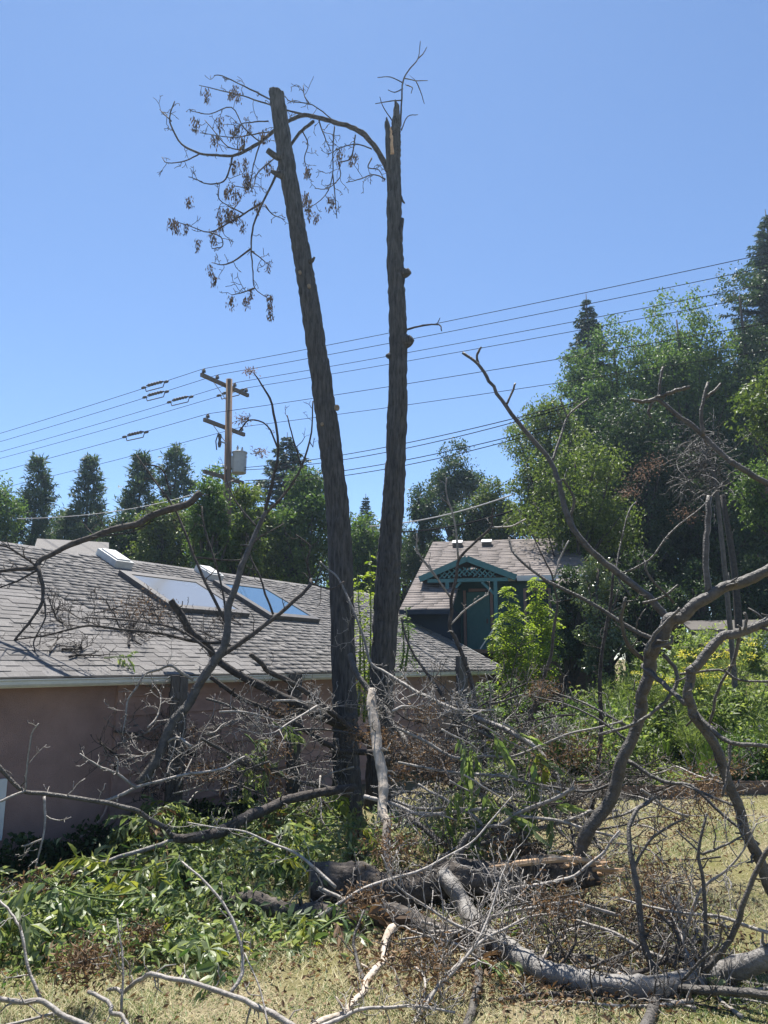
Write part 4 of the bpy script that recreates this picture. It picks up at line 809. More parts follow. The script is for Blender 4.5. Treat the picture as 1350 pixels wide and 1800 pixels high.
# ------------------------------------------------------------------ fallen limbs and branches
def deadclump(P, r, n, m, parent, seed, name='dead_leaves'):
    rng = np.random.default_rng(seed); k = int(n * 1.5); c = P + rng.normal(size=(k, 3)) * r * [.6, .6, .4]; d = rdir(rng, k) - UP * .35
    V, F = leaves(c, d, rdir(rng, k), rng.uniform(.03, .085, k), rng.uniform(.010, .022, k), .6); return mk(name, V, F, m, parent, np.repeat(rng.uniform(0, 1, k), 4), kind='stuff')
def fallen(name, label, main, subs=(), m=bark_limb, mt=None, tw=6, twl=.5, lev=1, seed=0, up=.3, catg='branch', group='fallen limbs and branches', k=12, rough=0, cut=None, wk=.8):
    """main and subs: (pixel points, depth at start, depth at end, width px at start, width px at end)"""
    rng = np.random.default_rng(seed + 1000); pts, D0, D1, w0, w1 = main; root = W(*pts[0], D0)
    t = empty(name, root, label, catg, group); sk = Skel(); n_ = len(pts); w_i = np.interp(np.linspace(0, 1, n_), np.linspace(0, 1, len(w0)), w0) if isinstance(w0, (list, tuple)) else np.linspace(w0, w1, n_)
    if n_ < 12 and n_ > 2:
        mid = [((pts[i][0] + pts[i + 1][0]) / 2 + rng.normal() * w_i[i] * .22, (pts[i][1] + pts[i + 1][1]) / 2 + rng.normal() * w_i[i] * .22) for i in range(n_ - 1)]; pts = [q_ for ab in zip(pts, mid) for q_ in ab] + [pts[-1]]; w_i = np.interp(np.linspace(0, 1, 2 * n_ - 1), np.linspace(0, 1, n_), w_i); n_ = 2 * n_ - 1
    w_i = w_i * wk
    P = cat([WG(u, v, D, q_ / FPX * D * .42) for (u, v), D, q_ in zip(pts, np.linspace(D0, D1, n_), w_i)], 8 if np.max(w0) > 18 else 5)
    
    ws = np.interp(np.linspace(0, 1, len(P)), np.linspace(0, 1, len(w_i)), w_i)
    Dp = P[:, 1]; r = ws / FPX * Dp * 1.02 / 2
    P[1:-1] += rng.normal(size=(len(P) - 2, 3)) * np.minimum(r[1:-1, None] * .035, .003)
    kk = k if ws.max() > 14 else 7; disp = vnoise(rng, (len(P), kk), max(2, len(P) // 2), max(3, kk // 2)) * r[:, None] * (.06 + rough)
    for _ in range(max(2, len(P) // 16)):      # swollen nodes where side shoots left
        c_ = rng.uniform(2, len(P) - 3); r = r * (1 + rng.uniform(.03, .12) * np.exp(-((np.arange(len(P)) - c_) / 1.8) ** 2))
    i0 = sk.add(P, r * (1 + .012 * rng.normal(size=len(P))), kk, disp=disp)
    nst = max(3, len(P) // 6)
    for _ in range(nst):                        # short snapped-off stubs
        j = rng.integers(1, len(P) - 1); d_ = unit(rng.normal(size=3) + UP * .3); L_ = r[j] + rng.uniform(.03, .16); rr = min(.016, r[j] * .45) * rng.uniform(.5, 1)
        sk.add(np.array([P[j], P[j] + d_ * L_ * .6, P[j] + unit(d_ + rng.normal(size=3) * .25) * L_]), [rr, rr * .85, rr * .6], 5, link=i0)
    sk.build('limb', m, t)
    tws = Skel(); tws.tubes = list(sk.tubes); first = True
    def tw_from(ti, cnt, L, sub):
        if cnt: sprout(sub, ti, rng, int(cnt * 1.8), L, max(lev, 1), up, .32, .012, .0036)
    ts = Skel(); ts.add(P, r * .5, 4); tw_from(0, tw, twl, ts)
    if tw: ts.build('twigs', mt or bark_twig, t)
    for s_ in subs:
        sp, a0, a1, b0, b1 = s_[:5]; n2 = s_[5] if len(s_) > 5 else 4
        q = Skel(); i = trace(q, sp, a0, a1, b0 * (wk + .05), b1 * (wk + .05), None, 7 if b0 > 9 else 5, 4)
        if n2: sprout(q, i, rng, n2 * 2, twl * .85, max(lev, 1), up, .32, .010, .0036)
        q.build('side_branch', mt or m, t)
    if cut is not None:
        for j, sg in ((0, -1),) if cut == 0 else ((len(P) - 1, 1),):
            T_, N_, B_ = frames(P); c = P[j] + T_[j] * sg * .006; rr = r[j] * .92; a = np.arange(14) / 14 * 6.283
            ring = [c + rr * (math.cos(x) * N_[j] + math.sin(x) * B_[j]) for x in a]; mk('cut_face', ring + [q_ - T_[j] * sg * .02 for q_ in ring], [tuple(range(14)) if sg > 0 else tuple(range(13, -1, -1))] + [(x, x + 14, (x + 1) % 14 + 14, (x + 1) % 14) for x in range(14)], cutwood, t)
    return t
# big splintered log with its upright limb
lg = fallen('fallen_log', 'thick dark log with a splintered end lying across the lawn', ([(545, 1552), (640, 1556), (760, 1552), (880, 1545), (1000, 1534), (1050, 1530)], 9.3, 9.0, [66, 64, 60, 54, 50, 40], 0),
            [([(806, 1540), (808, 1500), (822, 1470), (852, 1458)], 9.1, 9.2, 17, 8, 3)], bark_log, bark_limb, 3, .4, 1, 1, catg='log', k=36, rough=.06, cut=0, wk=.92)
rng = np.random.default_rng(4)
for i in range(26):
    u0 = rng.uniform(985, 1045); v0 = 1512 + rng.uniform(-3, 34); L_ = rng.uniform(20, 62); a = W(u0, v0, 9.0 + rng.uniform(-.13, .02)); b = W(u0 + L_, v0 + rng.uniform(-9, 5) - .03 * L_, 9.0 + rng.uniform(-.1, .1))
    V, F = tube(np.array([a, a * .5 + b * .5 + rng.normal(size=3) * .01, b]), [rng.uniform(.012, .03), rng.uniform(.01, .022), .002], 4); mk('splinter', V, F, rawwood, lg)
V, F = tube(cat([W(860, 1524, 8.92), W(930, 1516, 8.9), W(1000, 1510, 8.88), W(1060, 1518, 8.9)], 6), [.01] * 4 + [.035] * 11 + [.03, .02, .012, .005], 7); mk('bare_wood_strip', V, F, rawwood, lg)
fallen('forked_limb', 'big curved limb rising from the log and leaving at the right edge', ([(1010, 1530), (1040, 1450), (1085, 1370), (1115, 1290), (1128, 1220), (1143, 1155), (1165, 1115), (1200, 1085), (1245, 1050), (1300, 1025), (1370, 990)], 9.0, 8.0, [30, 30, 29, 27, 28, 32, 34, 30, 28, 26, 25], 0),
       [([(1245, 1048), (1240, 980), (1243, 930), (1247, 872)], 8.2, 8.3, 16, 13, 0), ([(1188, 1105), (1140, 1050), (1090, 1010), (1040, 970), (1000, 915), (985, 860), (970, 815), (930, 765), (890, 715), (860, 670), (840, 640), (813, 620)], 8.5, 9.2, 19, 7, 0), ([(890, 712), (900, 690), (906, 674)], 9, 9, 6, 5, 0), ([(841, 640), (838, 625), (846, 610)], 9.2, 9.2, 7, 6, 0), ([(968, 815), (985, 770), (1000, 730), (1035, 700)], 8.9, 9.2, 8, 4, 1), ([(998, 735), (990, 715), (985, 700)], 9.1, 9.1, 4, 3, 0),
        ([(1000, 910), (1010, 880), (995, 850), (988, 842)], 8.8, 8.7, 8, 5, 2), ([(1180, 1140), (1110, 1105), (1040, 1060), (960, 1020), (905, 975), (895, 945)], 8.5, 9.4, 12, 5, 3), ([(1140, 1165), (1105, 1135), (1092, 1090), (1100, 1050)], 8.6, 8.2, 12, 7, 2), ([(1130, 1170), (1165, 1200), (1205, 1238)], 8.6, 7.9, 13, 11, 0), ([(1165, 1150), (1190, 1182), (1183, 1215), (1150, 1250), (1110, 1275), (1052, 1292)], 8.4, 8.2, 10, 7, 2),
        ([(1100, 1335), (1160, 1372), (1215, 1382), (1270, 1432), (1335, 1485)], 8.9, 8.2, 10, 6, 2), ([(1135, 1150), (1150, 1115), (1180, 1085), (1195, 1068)], 8.3, 8.2, 10, 7, 0), ([(1150, 1140), (1178, 1130), (1182, 1118)], 8.3, 8.3, 8, 7, 0), ([(1185, 1060), (1140, 1010), (1136, 985)], 8.2, 8.2, 7, 6, 0), ([(1130, 1060), (1160, 1052), (1192, 1028)], 8.2, 8.2, 7, 5, 0), ([(1100, 1300), (1060, 1270), (1000, 1240), (940, 1225)], 9, 9.4, 7, 3, 4), ([(1085, 1372), (1040, 1390), (980, 1385), (900, 1370)], 9, 9.4, 8, 4, 4), ([(1110, 1050), (1085, 1010), (1090, 960), (1105, 900), (1120, 880)], 8.5, 9, 5, 3, 2), ([(1085, 1010), (1140, 985), (1180, 935), (1235, 890), (1270, 850)], 8.6, 9, 6, 3, 3)], bark_limb, bark_limb, 0, .45, 1, 2, k=16, rough=.02, wk=.68)
fallen('bent_limb', 'S-shaped limb sweeping up from the lower right edge of the lawn', ([(1375, 1600), (1335, 1510), (1300, 1420), (1265, 1330), (1220, 1260), (1208, 1220), (1215, 1180), (1245, 1145), (1290, 1115), (1350, 1092), (1390, 1080)], 7.6, 7.2, [25, 24, 24, 23, 22, 22, 23, 23, 22, 22, 20], 0),
       [([(1212, 1242), (1245, 1275), (1285, 1305), (1370, 1313)], 7.5, 7.0, 12, 10, 1), ([(1283, 1303), (1281, 1350), (1270, 1400)], 7.3, 7.2, 9, 6, 1), ([(1300, 1112), (1290, 1160), (1262, 1215), (1250, 1262), (1240, 1290)], 7.3, 7.6, 9, 6, 1), ([(1195, 1185), (1265, 1178), (1300, 1195), (1365, 1200)], 7.5, 7.2, 6, 6, 1), ([(1310, 1108), (1312, 1085), (1308, 1078)], 7.2, 7.2, 8, 8, 0), ([(1300, 1420), (1240, 1395), (1200, 1380)], 7.5, 7.9, 7, 4, 2)], bark_limb, bark_limb, 0, .4, 1, 3, k=16, rough=.02, wk=.68)
fallen('knobbly_branch', 'knobbly dead branch reaching in from the right before the wood', ([(1390, 870), (1330, 840), (1290, 815), (1260, 790), (1235, 765), (1190, 730), (1152, 700)], 7.0, 7.4, 14, 9), [([(1152, 702), (1130, 706), (1108, 702)], 7.4, 7.4, 10, 6, 0), ([(1152, 700), (1180, 690), (1212, 680)], 7.4, 7.3, 10, 8, 0), ([(1158, 702), (1160, 675), (1166, 645)], 7.4, 7.4, 7, 6, 0), ([(1236, 766), (1234, 720), (1245, 672)], 7.2, 7.2, 9, 7, 0), ([(1239, 698), (1255, 688), (1267, 674)], 7.2, 7.2, 7, 5, 0), ([(1152, 700), (1140, 720), (1145, 735)], 7.4, 7.4, 8, 6, 0)], bark_limb, bark_limb, 0, .3, 0, 4, rough=.05)
fallen('grey_limb', 'smooth grey limb curving across the lower right of the lawn', ([(780, 1538), (798, 1562), (820, 1600), (850, 1640), (900, 1675), (950, 1705), (1010, 1722), (1070, 1733), (1140, 1738), (1190, 1730), (1260, 1712), (1310, 1697), (1375, 1670)], 9.05, 6.7, [34, 36, 37, 40, 43, 44, 46, 45, 46, 46, 44, 42, 40], 0),
       [([(1158, 1728), (1130, 1650), (1120, 1560), (1105, 1480), (1115, 1430), (1152, 1400)], 7.0, 7.6, 15, 7, 4), ([(1112, 1530), (1140, 1480), (1180, 1450), (1203, 1440)], 7.3, 7.3, 7, 4, 2), ([(1150, 1738), (1146, 1780), (1115, 1840)], 6.9, 6.0, 26, 22, 1), ([(1232, 1712), (1240, 1640), (1235, 1550), (1228, 1495), (1242, 1430)], 6.9, 7.0, 10, 5, 3), ([(1234, 1502), (1205, 1475), (1188, 1458)], 7, 7.1, 5, 3, 1), ([(1234, 1502), (1275, 1485), (1320, 1462)], 7, 7, 6, 4, 1), ([(1240, 1708), (1285, 1650), (1310, 1580), (1340, 1510), (1365, 1475)], 6.8, 6.5, 12, 9, 2), ([(848, 1650), (842, 1700), (835, 1760), (810, 1825)], 8.1, 6.2, 18, 17, 1), ([(1185, 1738), (1270, 1742), (1370, 1750)], 6.8, 6.3, 17, 16, 0), ([(930, 1692), (990, 1682), (1060, 1692), (1110, 1712), (1150, 1728)], 7.7, 7.1, 18, 16, 2), ([(1150, 1600), (1190, 1640), (1188, 1680), (1185, 1700)], 7.2, 7.0, 6, 8, 1), ([(1000, 1715), (1060, 1690), (1115, 1670), (1140, 1640)], 7.3, 7.1, 8, 4, 3), ([(1200, 1725), (1230, 1690), (1262, 1660), (1270, 1620)], 6.7, 6.5, 7, 4, 2)], bark_grey, bark_limb, 0, .4, 1, 5, k=22, rough=.03, wk=.76)
fallen('fallen_log', 'thinner log lying in front of the splintered log', ([(395, 1592), (470, 1592), (560, 1602), (640, 1615), (740, 1625), (830, 1645), (870, 1668)], 8.7, 7.9, [26, 30, 32, 34, 32, 30, 26], 0), [([(640, 1612), (600, 1580), (560, 1560)], 8.4, 8.5, 8, 5, 3)], bark_log, bark_twig, 3, .4, 1, 6, catg='log', k=28, rough=.05, cut=0, wk=.95)
fallen('peeled_stick', 'pale peeled pole standing up from the log to the trunks', ([(655, 1213), (658, 1270), (664, 1320), (674, 1390), (680, 1450), (688, 1540)], 10.8, 9.3, [16, 20, 19, 18, 15, 14], 0), [], peeled, bark_twig, 3, .35, 0, 7, catg='stick', k=16, rough=.0, wk=.9)
fallen('peeled_stick', 'pale peeled stick sloping down to the grass below the logs', ([(690, 1630), (676, 1665), (660, 1705), (640, 1745), (605, 1782), (530, 1815)], 7.9, 6.2, 15, 12), [([(645, 1735), (628, 1690), (622, 1650), (640, 1600)], 7.0, 7.4, 8, 4, 2)], peeled, bark_limb, 2, .35, 0, 8, catg='stick', k=16, rough=.0, wk=.9)
BR = [
 ('cut_branch', 'sawn branch slanting up across the near post from the wall', ([(245, 1380), (290, 1300), (330, 1240), (375, 1165), (400, 1100), (415, 1030), (440, 960), (468, 898)], 10.6, 11.6, [22, 21, 19, 18, 15, 13, 11, 9], 0), [([(465, 905), (480, 840), (489, 785), (478, 710), (462, 680), (446, 655)], 11.6, 11.9, 8, 3, 1), ([(468, 902), (500, 868), (530, 820), (547, 760), (550, 705)], 11.6, 11.9, 6, 3, 3), ([(378, 1160), (430, 1125), (490, 1080), (540, 1035), (546, 1018)], 11.1, 11.9, 11, 7, 2), ([(546, 1020), (540, 985), (545, 960), (520, 940)], 11.9, 12, 5, 3, 2), ([(545, 1025), (580, 1035), (605, 1022)], 11.9, 12, 4, 3, 1), ([(487, 785), (470, 748), (440, 738), (420, 758)], 11.9, 12, 4, 3, 1), ([(455, 930), (420, 890), (400, 850), (398, 820)], 11.6, 11.9, 4, 2.5, 2), ([(376, 1150), (310, 1105), (220, 1090), (150, 1085)], 11, 11.3, 6, 3, 5), ([(400, 1100), (350, 1000), (310, 900), (275, 850), (240, 800)], 11.5, 12.1, 7, 3, 5), ([(300, 870), (285, 825), (255, 815)], 12, 12, 4, 3, 1), ([(480, 1080), (455, 1010), (440, 960), (500, 920)], 11.5, 11.9, 5, 2.5, 3), ([(400, 1095), (385, 1010), (360, 930), (355, 890)], 11.5, 12, 5, 3, 3), ([(345, 980), (420, 985), (440, 970)], 11.8, 11.9, 4, 2.5, 1), ([(530, 820), (515, 770), (505, 730)], 11.8, 12, 4, 2.5, 1)], bark_limb, bark_dark, 0, .45, 0),
 ('dark_branch', 'dark sawn branch lying over the roof and pointing at the pole', ([(352, 866), (300, 895), (240, 922), (160, 945), (90, 975), (62, 998), (0, 1004), (-40, 1006)], 11.8, 11.0, [16, 15, 15, 13, 12, 11, 8, 7], 0), [([(68, 995), (76, 1040), (66, 1075), (30, 1120), (-10, 1165)], 11.2, 10.9, 9, 4, 3), ([(70, 1000), (30, 1022), (-10, 1035)], 11.2, 11, 5, 3, 2), ([(60, 992), (20, 965), (-10, 955)], 11.2, 11, 5, 3, 2), ([(160, 945), (230, 935), (270, 915)], 11.4, 11.7, 4, 3, 2), ([(75, 1045), (80, 1085), (60, 1125), (62, 1145)], 11.1, 10.9, 4, 2.5, 2)], bark_dark, bark_dark, 4, .4, 1),
 ('leaning_limb', 'dark limb leaning from the roof down to the leaning trunk', ([(300, 1055), (335, 1110), (383, 1161), (465, 1209), (520, 1237), (587, 1268), (655, 1310)], 12.6, 13.6, [14, 16, 15, 17, 22, 20, 18], 0), [], bark_dark, bark_dark, 7, .6, 2),
 ('leaning_limb', 'slim dark limb crossing above the other leaning limbs', ([(440, 1150), (472, 1180), (539, 1217), (594, 1261), (635, 1293)], 12.4, 13.4, 10, 13), [], bark_dark, bark_limb, 5, .5, 2),
 ('leaning_limb', 'lowest dark limb leaning toward the foot of the trunks', ([(370, 1190), (424, 1228), (505, 1265), (568, 1305), (594, 1320), (655, 1322)], 12.2, 13.2, 9, 12), [], bark_dark, bark_limb, 7, .55, 2),
 ('long_branch', 'long bare branch running along the pink wall to the dark bough', ([(-20, 1325), (40, 1390), (100, 1398), (190, 1412), (240, 1425), (290, 1455), (315, 1473)], 8.9, 9.8, 8, 11), [([(78, 1400), (79, 1440), (75, 1475), (54, 1556)], 9, 8.8, 6, 3, 1), ([(44, 1392), (48, 1340), (56, 1290), (68, 1272)], 9, 9, 4, 3, 1), ([(46, 1390), (-10, 1412)], 9, 8.8, 5, 5, 0), ([(315, 1474), (250, 1495), (170, 1520), (95, 1555), (35, 1585)], 9.8, 8.8, 10, 5, 2), ([(75, 1475), (50, 1485), (38, 1488)], 8.9, 8.9, 4, 3, 1)], bark_limb, bark_twig, 4, .35, 1),
 ('dark_bough', 'dark bough lying on the leaf pile toward the trunk foot', ([(310, 1474), (355, 1470), (400, 1455), (470, 1422), (530, 1400), (620, 1385)], 9.2, 11.5, [16, 22, 22, 20, 18, 16], 0), [], bark_dark, bark_limb, 5, .45, 1),
 ('thin_branch', 'thin branch crossing the post level with the sawn branch end', ([(183, 1409), (243, 1383), (328, 1361), (394, 1350), (430, 1330)], 10, 11, 7, 4), [([(240, 1385), (205, 1360), (170, 1345), (140, 1325)], 10.1, 9.9, 6, 3, 3), ([(205, 1360), (207, 1340), (203, 1330)], 10, 10, 4, 3, 0)], bark_twig, bark_twig, 6, .4, 1),
 ('thin_branch', 'thin branch falling from the post toward the trunk foot', ([(354, 1298), (417, 1335), (483, 1357), (557, 1380), (613, 1398)], 11, 12.5, 6, 11), [], bark_limb, bark_twig, 8, .5, 2),
 ('grey_stick', 'straight grey stick leaning between the two trunks', ([(615, 1150), (632, 1192), (680, 1250), (705, 1290), (718, 1318)], 12.8, 11.8, 12, 13), [], bark_limb, bark_twig, 3, .4, 1),
 ('long_branch', 'long pale branch arching right from behind the peeled pole', ([(563, 987), (592, 1013), (620, 1070), (652, 1165), (696, 1194), (733, 1217), (778, 1239), (863, 1272), (911, 1295), (955, 1330), (985, 1392)], 12.8, 10, [3, 4, 5, 6, 7, 8, 9, 10, 11, 12, 13], 0), [], bark_twig, bark_twig, 12, .6, 2, ),
 ('thin_branch', 'thin pale branch lying level behind the hanging leaves', ([(700, 1340), (784, 1356), (852, 1362), (926, 1375), (985, 1395)], 10.4, 9.6, 5, 8), [], bark_twig, bark_twig, 7, .45, 1),
 ('thin_branch', 'pale branch dipping below the hanging leaves and rising right', ([(735, 1378), (778, 1402), (828, 1431), (852, 1452), (881, 1449), (941, 1417), (1010, 1385)], 9.8, 9.0, 5, 9), [], bark_twig, bark_twig, 7, .4, 1),
 ('dark_log', 'dark log half buried in twigs right of the trunk foot', ([(680, 1338), (740, 1352), (800, 1378), (850, 1395)], 12.6, 11.6, 24, 18), [], bark_log, bark_dark, 4, .4, 1),
 ('dark_log', 'dark log sloping into the grass just behind the splintered log', ([(870, 1452), (915, 1485), (960, 1518)], 10.6, 9.6, 20, 24), [], bark_log, bark_dark, 2, .4, 1),
 ('grey_stick', 'brown stick slanting through the leaves beside the peeled pole', ([(700, 1415), (733, 1446), (785, 1487)], 10.8, 10, 12, 11), [], bark_limb, bark_twig, 3, .4, 1),
 ('grey_stick', 'pale stick lying behind the upright stub of the log', ([(815, 1492), (900, 1470), (990, 1445), (1040, 1425)], 9.6, 9.6, 9, 8), [], bark_twig, bark_twig, 4, .4, 1),
 ('bare_sapling', 'bare crooked sapling in front of the cabin porch', ([(852, 1350), (846, 1283), (831, 1210), (812, 1150), (790, 1100), (793, 1053), (807, 983), (863, 927), (867, 893)], 13, 12.6, [10, 10, 10, 9, 8, 7, 6, 5, 3], 0), [([(806, 985), (800, 920), (785, 870), (785, 840)], 12.7, 12.6, 5, 3, 2), ([(793, 1052), (765, 1010), (735, 970), (733, 938)], 12.8, 12.6, 5, 3, 3), ([(865, 927), (900, 925), (925, 912)], 12.6, 12.5, 4, 3, 1), ([(790, 1100), (820, 1070), (850, 1050), (858, 1045)], 12.8, 12.6, 4, 2.5, 2)], bark_dark, bark_twig, 2, .4, 1),
 ('bare_sapling', 'thin dark upright branch right of the bright sapling', ([(900, 1334), (926, 1274), (947, 1218), (969, 1150), (980, 1060), (970, 1010), (950, 970), (935, 938)], 12.4, 12, [9, 9, 8, 7, 5, 4, 3, 3], 0), [([(975, 1015), (985, 980), (1000, 950)], 12, 12, 4, 3, 1)], bark_dark, bark_twig, 3, .4, 1),
 ('bare_sapling', 'dark slanting branch left of the post by the roof corner', ([(825, 1308), (807, 1274), (778, 1224), (754, 1189), (727, 1150), (705, 1085)], 12.4, 13, 9, 4), [], bark_dark, bark_twig, 6, .45, 1),
 ('bare_sapling', 'straight dark upright stem before the garden', ([(1036, 1440), (1052, 1337), (1054, 1207), (1065, 1104), (1078, 1005)], 11, 11.2, 11, 6), [], bark_dark, bark_dark, 6, .5, 1),
 ('thin_branch', 'pale branch along the bottom left corner of the lawn', ([(-20, 1752), (40, 1762), (75, 1760), (110, 1785), (180, 1815)], 6.3, 5.9, 9, 12), [([(73, 1758), (50, 1700), (38, 1640), (20, 1605), (-10, 1575)], 6.3, 6.7, 7, 4, 2), ([(98, 1780), (45, 1795), (-10, 1808)], 6.1, 5.9, 6, 5, 0)], bark_twig, bark_twig, 1, .3, 1),
 ('long_branch', 'pale wavy branch lying over the bottom left of the dry lawn', ([(190, 1740), (215, 1745), (240, 1725), (265, 1712), (330, 1725), (400, 1748), (450, 1770), (500, 1795), (550, 1820)], 6.6, 5.9, [7, 8, 9, 9, 9, 10, 11, 12, 12], 0), [([(405, 1748), (426, 1710), (422, 1660), (400, 1600), (360, 1550), (320, 1515)], 6.2, 6.7, 8, 4, 2), ([(155, 1743), (190, 1760), (195, 1780), (215, 1785), (228, 1815)], 6.2, 5.8, 8, 8, 1), ([(213, 1780), (216, 1690), (206, 1615)], 6.1, 6.4, 6, 3, 2), ([(472, 1805), (456, 1735), (430, 1675)], 5.9, 6.3, 4, 2.5, 1)], bark_twig, bark_twig, 2, .35, 1),
 ('thin_branch', 'branch lying along the bottom edge below the peeled stick', ([(545, 1812), (600, 1790), (650, 1772), (720, 1768), (800, 1780)], 6.0, 6.2, 9, 5), [], bark_twig, bark_twig, 6, .4, 1),
 ('thin_branch', 'twiggy branch arching in front of the splintered log end', ([(740, 1620), (790, 1640), (850, 1680), (900, 1690), (960, 1670), (985, 1640)], 7.8, 7.6, 7, 4), [], bark_twig, bark_twig, 9, .45, 1),
 ('thin_branch', 'pale branch crossing under the splintered end toward the grey limb', ([(860, 1575), (950, 1555), (1010, 1540), (1060, 1500), (1090, 1460)], 8.4, 8.2, 8, 5), [], bark_twig, bark_twig, 6, .4, 1),
 ('thin_branch', 'twiggy branch spreading over the roof below the first skylight', ([(390, 1130), (330, 1125), (250, 1110), (160, 1100), (90, 1115), (20, 1125)], 11.4, 11, 8, 3), [], bark_dark, bark_dark, 12, .7, 2),
 ('thin_branch', 'twiggy branch drooping over the gutter left of the near post', ([(340, 1195), (300, 1170), (255, 1185), (225, 1230), (215, 1290)], 11, 10.6, 7, 3), [], bark_twig, bark_twig, 8, .5, 1),
 ('long_branch', 'long thin branch lying on the leaf heap below the dark bough', ([(590, 1560), (520, 1500), (430, 1462), (330, 1446)], 8.4, 9.2, 7, 3), [], bark_twig, bark_twig, 7, .45, 1),
 ('long_branch', 'long thin branch crossing over the left part of the thick log', ([(560, 1612), (640, 1562), (740, 1530), (830, 1480), (900, 1400)], 8.2, 9.0, 8, 3), [], bark_twig, bark_twig, 8, .45, 1),
 ('long_branch', 'pale branch lying level in front of the splintered log end', ([(1090, 1610), (1000, 1585), (900, 1602), (800, 1640), (700, 1652)], 7.6, 7.6, 8, 4), [], bark_twig, bark_twig, 9, .45, 1),
 ('long_branch', 'pale branch rising from the grey limb toward the log', ([(1180, 1690), (1080, 1640), (960, 1600), (880, 1565)], 7.1, 7.9, 9, 4), [], bark_twig, bark_twig, 8, .45, 1),
 ('long_branch', 'pale branch rising from the bottom edge over the grey limb', ([(720, 1810), (780, 1720), (850, 1652), (930, 1612), (1020, 1600)], 6.2, 7.5, 8, 4), [], bark_twig, bark_twig, 8, .45, 1),
 ('long_branch', 'pale branch reaching in level from the right edge above the grey limb', ([(1370, 1645), (1270, 1612), (1180, 1602), (1090, 1580)], 6.6, 7.5, 8, 4), [], bark_twig, bark_twig, 8, .45, 1),
 ('long_branch', 'long sagging branch in the heap before the weeds', ([(700, 1280), (800, 1332), (900, 1330), (1000, 1290), (1095, 1268)], 10.5, 9.4, 7, 4), [], bark_twig, bark_twig, 9, .5, 1),
 ('long_branch', 'long level branch in the heap above the splintered log', ([(640, 1400), (740, 1432), (860, 1422), (980, 1442), (1085, 1472)], 10, 9.0, 9, 5), [], bark_twig, bark_twig, 9, .45, 1),
]
for i, b in enumerate(BR): fallen(b[0], b[1], b[2], b[3], b[4], b[5], b[6], b[7], b[8], 20 + i)
# tangle of small bare branches heaped round the trunk feet
TG = [('small bare branch in the tangle before the pink siding', 'small branches before the pink siding', 44, (200, 640), (1235, 1400), (10.8, 13.2)), ('small bare branch in the heap right of the trunk feet', 'small branches right of the trunk feet', 52, (690, 1010), (1220, 1420), (10, 12.6)), ('small bare branch heaped behind the splintered log', 'small branches behind the splintered log', 26, (700, 1080), (1400, 1530), (9.5, 10.5)), ('small dry branch scattered on the lawn around the grey limb', 'small branches around the grey limb', 38, (740, 1340), (1625, 1770), (0, 0)), ('thin twig lying on the cottage roof near the skylight', 'twigs on the cottage roof', 24, (60, 420), (1070, 1150), (-1, -1)), ('small twiggy branch standing before the garden edge', 'small branches before the garden edge', 20, (1000, 1250), (1330, 1480), (9, 11))]
for gi, (lab, grp, cnt, ur, vr, dr_) in enumerate(TG):
    for i in range(cnt):
        rng = np.random.default_rng(3000 + gi * 100 + i); u = rng.uniform(*ur); v = rng.uniform(*vr)
        if dr_[0] == 0: p = G(u, v) + UP * rng.uniform(.03, .2)
        elif dr_[0] < 0: l, r_ = roofpt(u, v); p = RP(l, r_, .05)
        else:
            p = W(u, v, rng.uniform(*dr_)); p[2] = max(p[2], gz(p[0], p[1]) + .1)
        a = rng.uniform(0, 6.28); el = rng.uniform(-.25, .5) if dr_[0] > 0 else rng.uniform(-.03, .15); L = rng.uniform(.7, 1.9) if dr_[0] >= 0 else rng.uniform(.5, 1.1)
        d = np.array([math.cos(a) * math.cos(el), math.sin(a) * math.cos(el) * .6, math.sin(el)])
        if dr_[0] < 0: d = unit(e3 * math.cos(a) + sl * math.sin(a))
        pts = [p - d * L / 2]
        for _ in range(5): d = unit(d + rng.normal(size=3) * .22); pts.append(pts[-1] + d * L / 5)
        pts = np.array(pts); 
        if dr_[0] >= 0: pts[:, 2] = np.maximum(pts[:, 2], gz(pts[:, 0], pts[:, 1]) + .02)
        if dr_[0] < 0:
            w_ = pts - H(0, 0, EZ); hgt = w_ @ nrm; pts = pts + nrm[None] * np.maximum(0, .05 - hgt)[:, None]
        t = empty('dead_branch', pts[0], lab, 'branch', grp); sk = Skel(); i0 = sk.add(cat(pts, 3), np.linspace(rng.uniform(.010, .022), .005, 16), 6)
        sprout(sk, i0, rng, rng.integers(10, 17), .55 if dr_[0] >= 0 else .4, 2 if dr_[0] >= 0 and i % 3 == 0 else 1, .25, .3, .009, .0036, .1)
        sk.build('branch', (bark_twig, bark_twig, bark_limb, bark_dark)[i % 4] if dr_[0] >= 0 else bark_dark, t)
        if i % 4 == 2 and dr_[0] >= 0: deadclump(pts[-2], .2, 110, lf_dead, t, i)
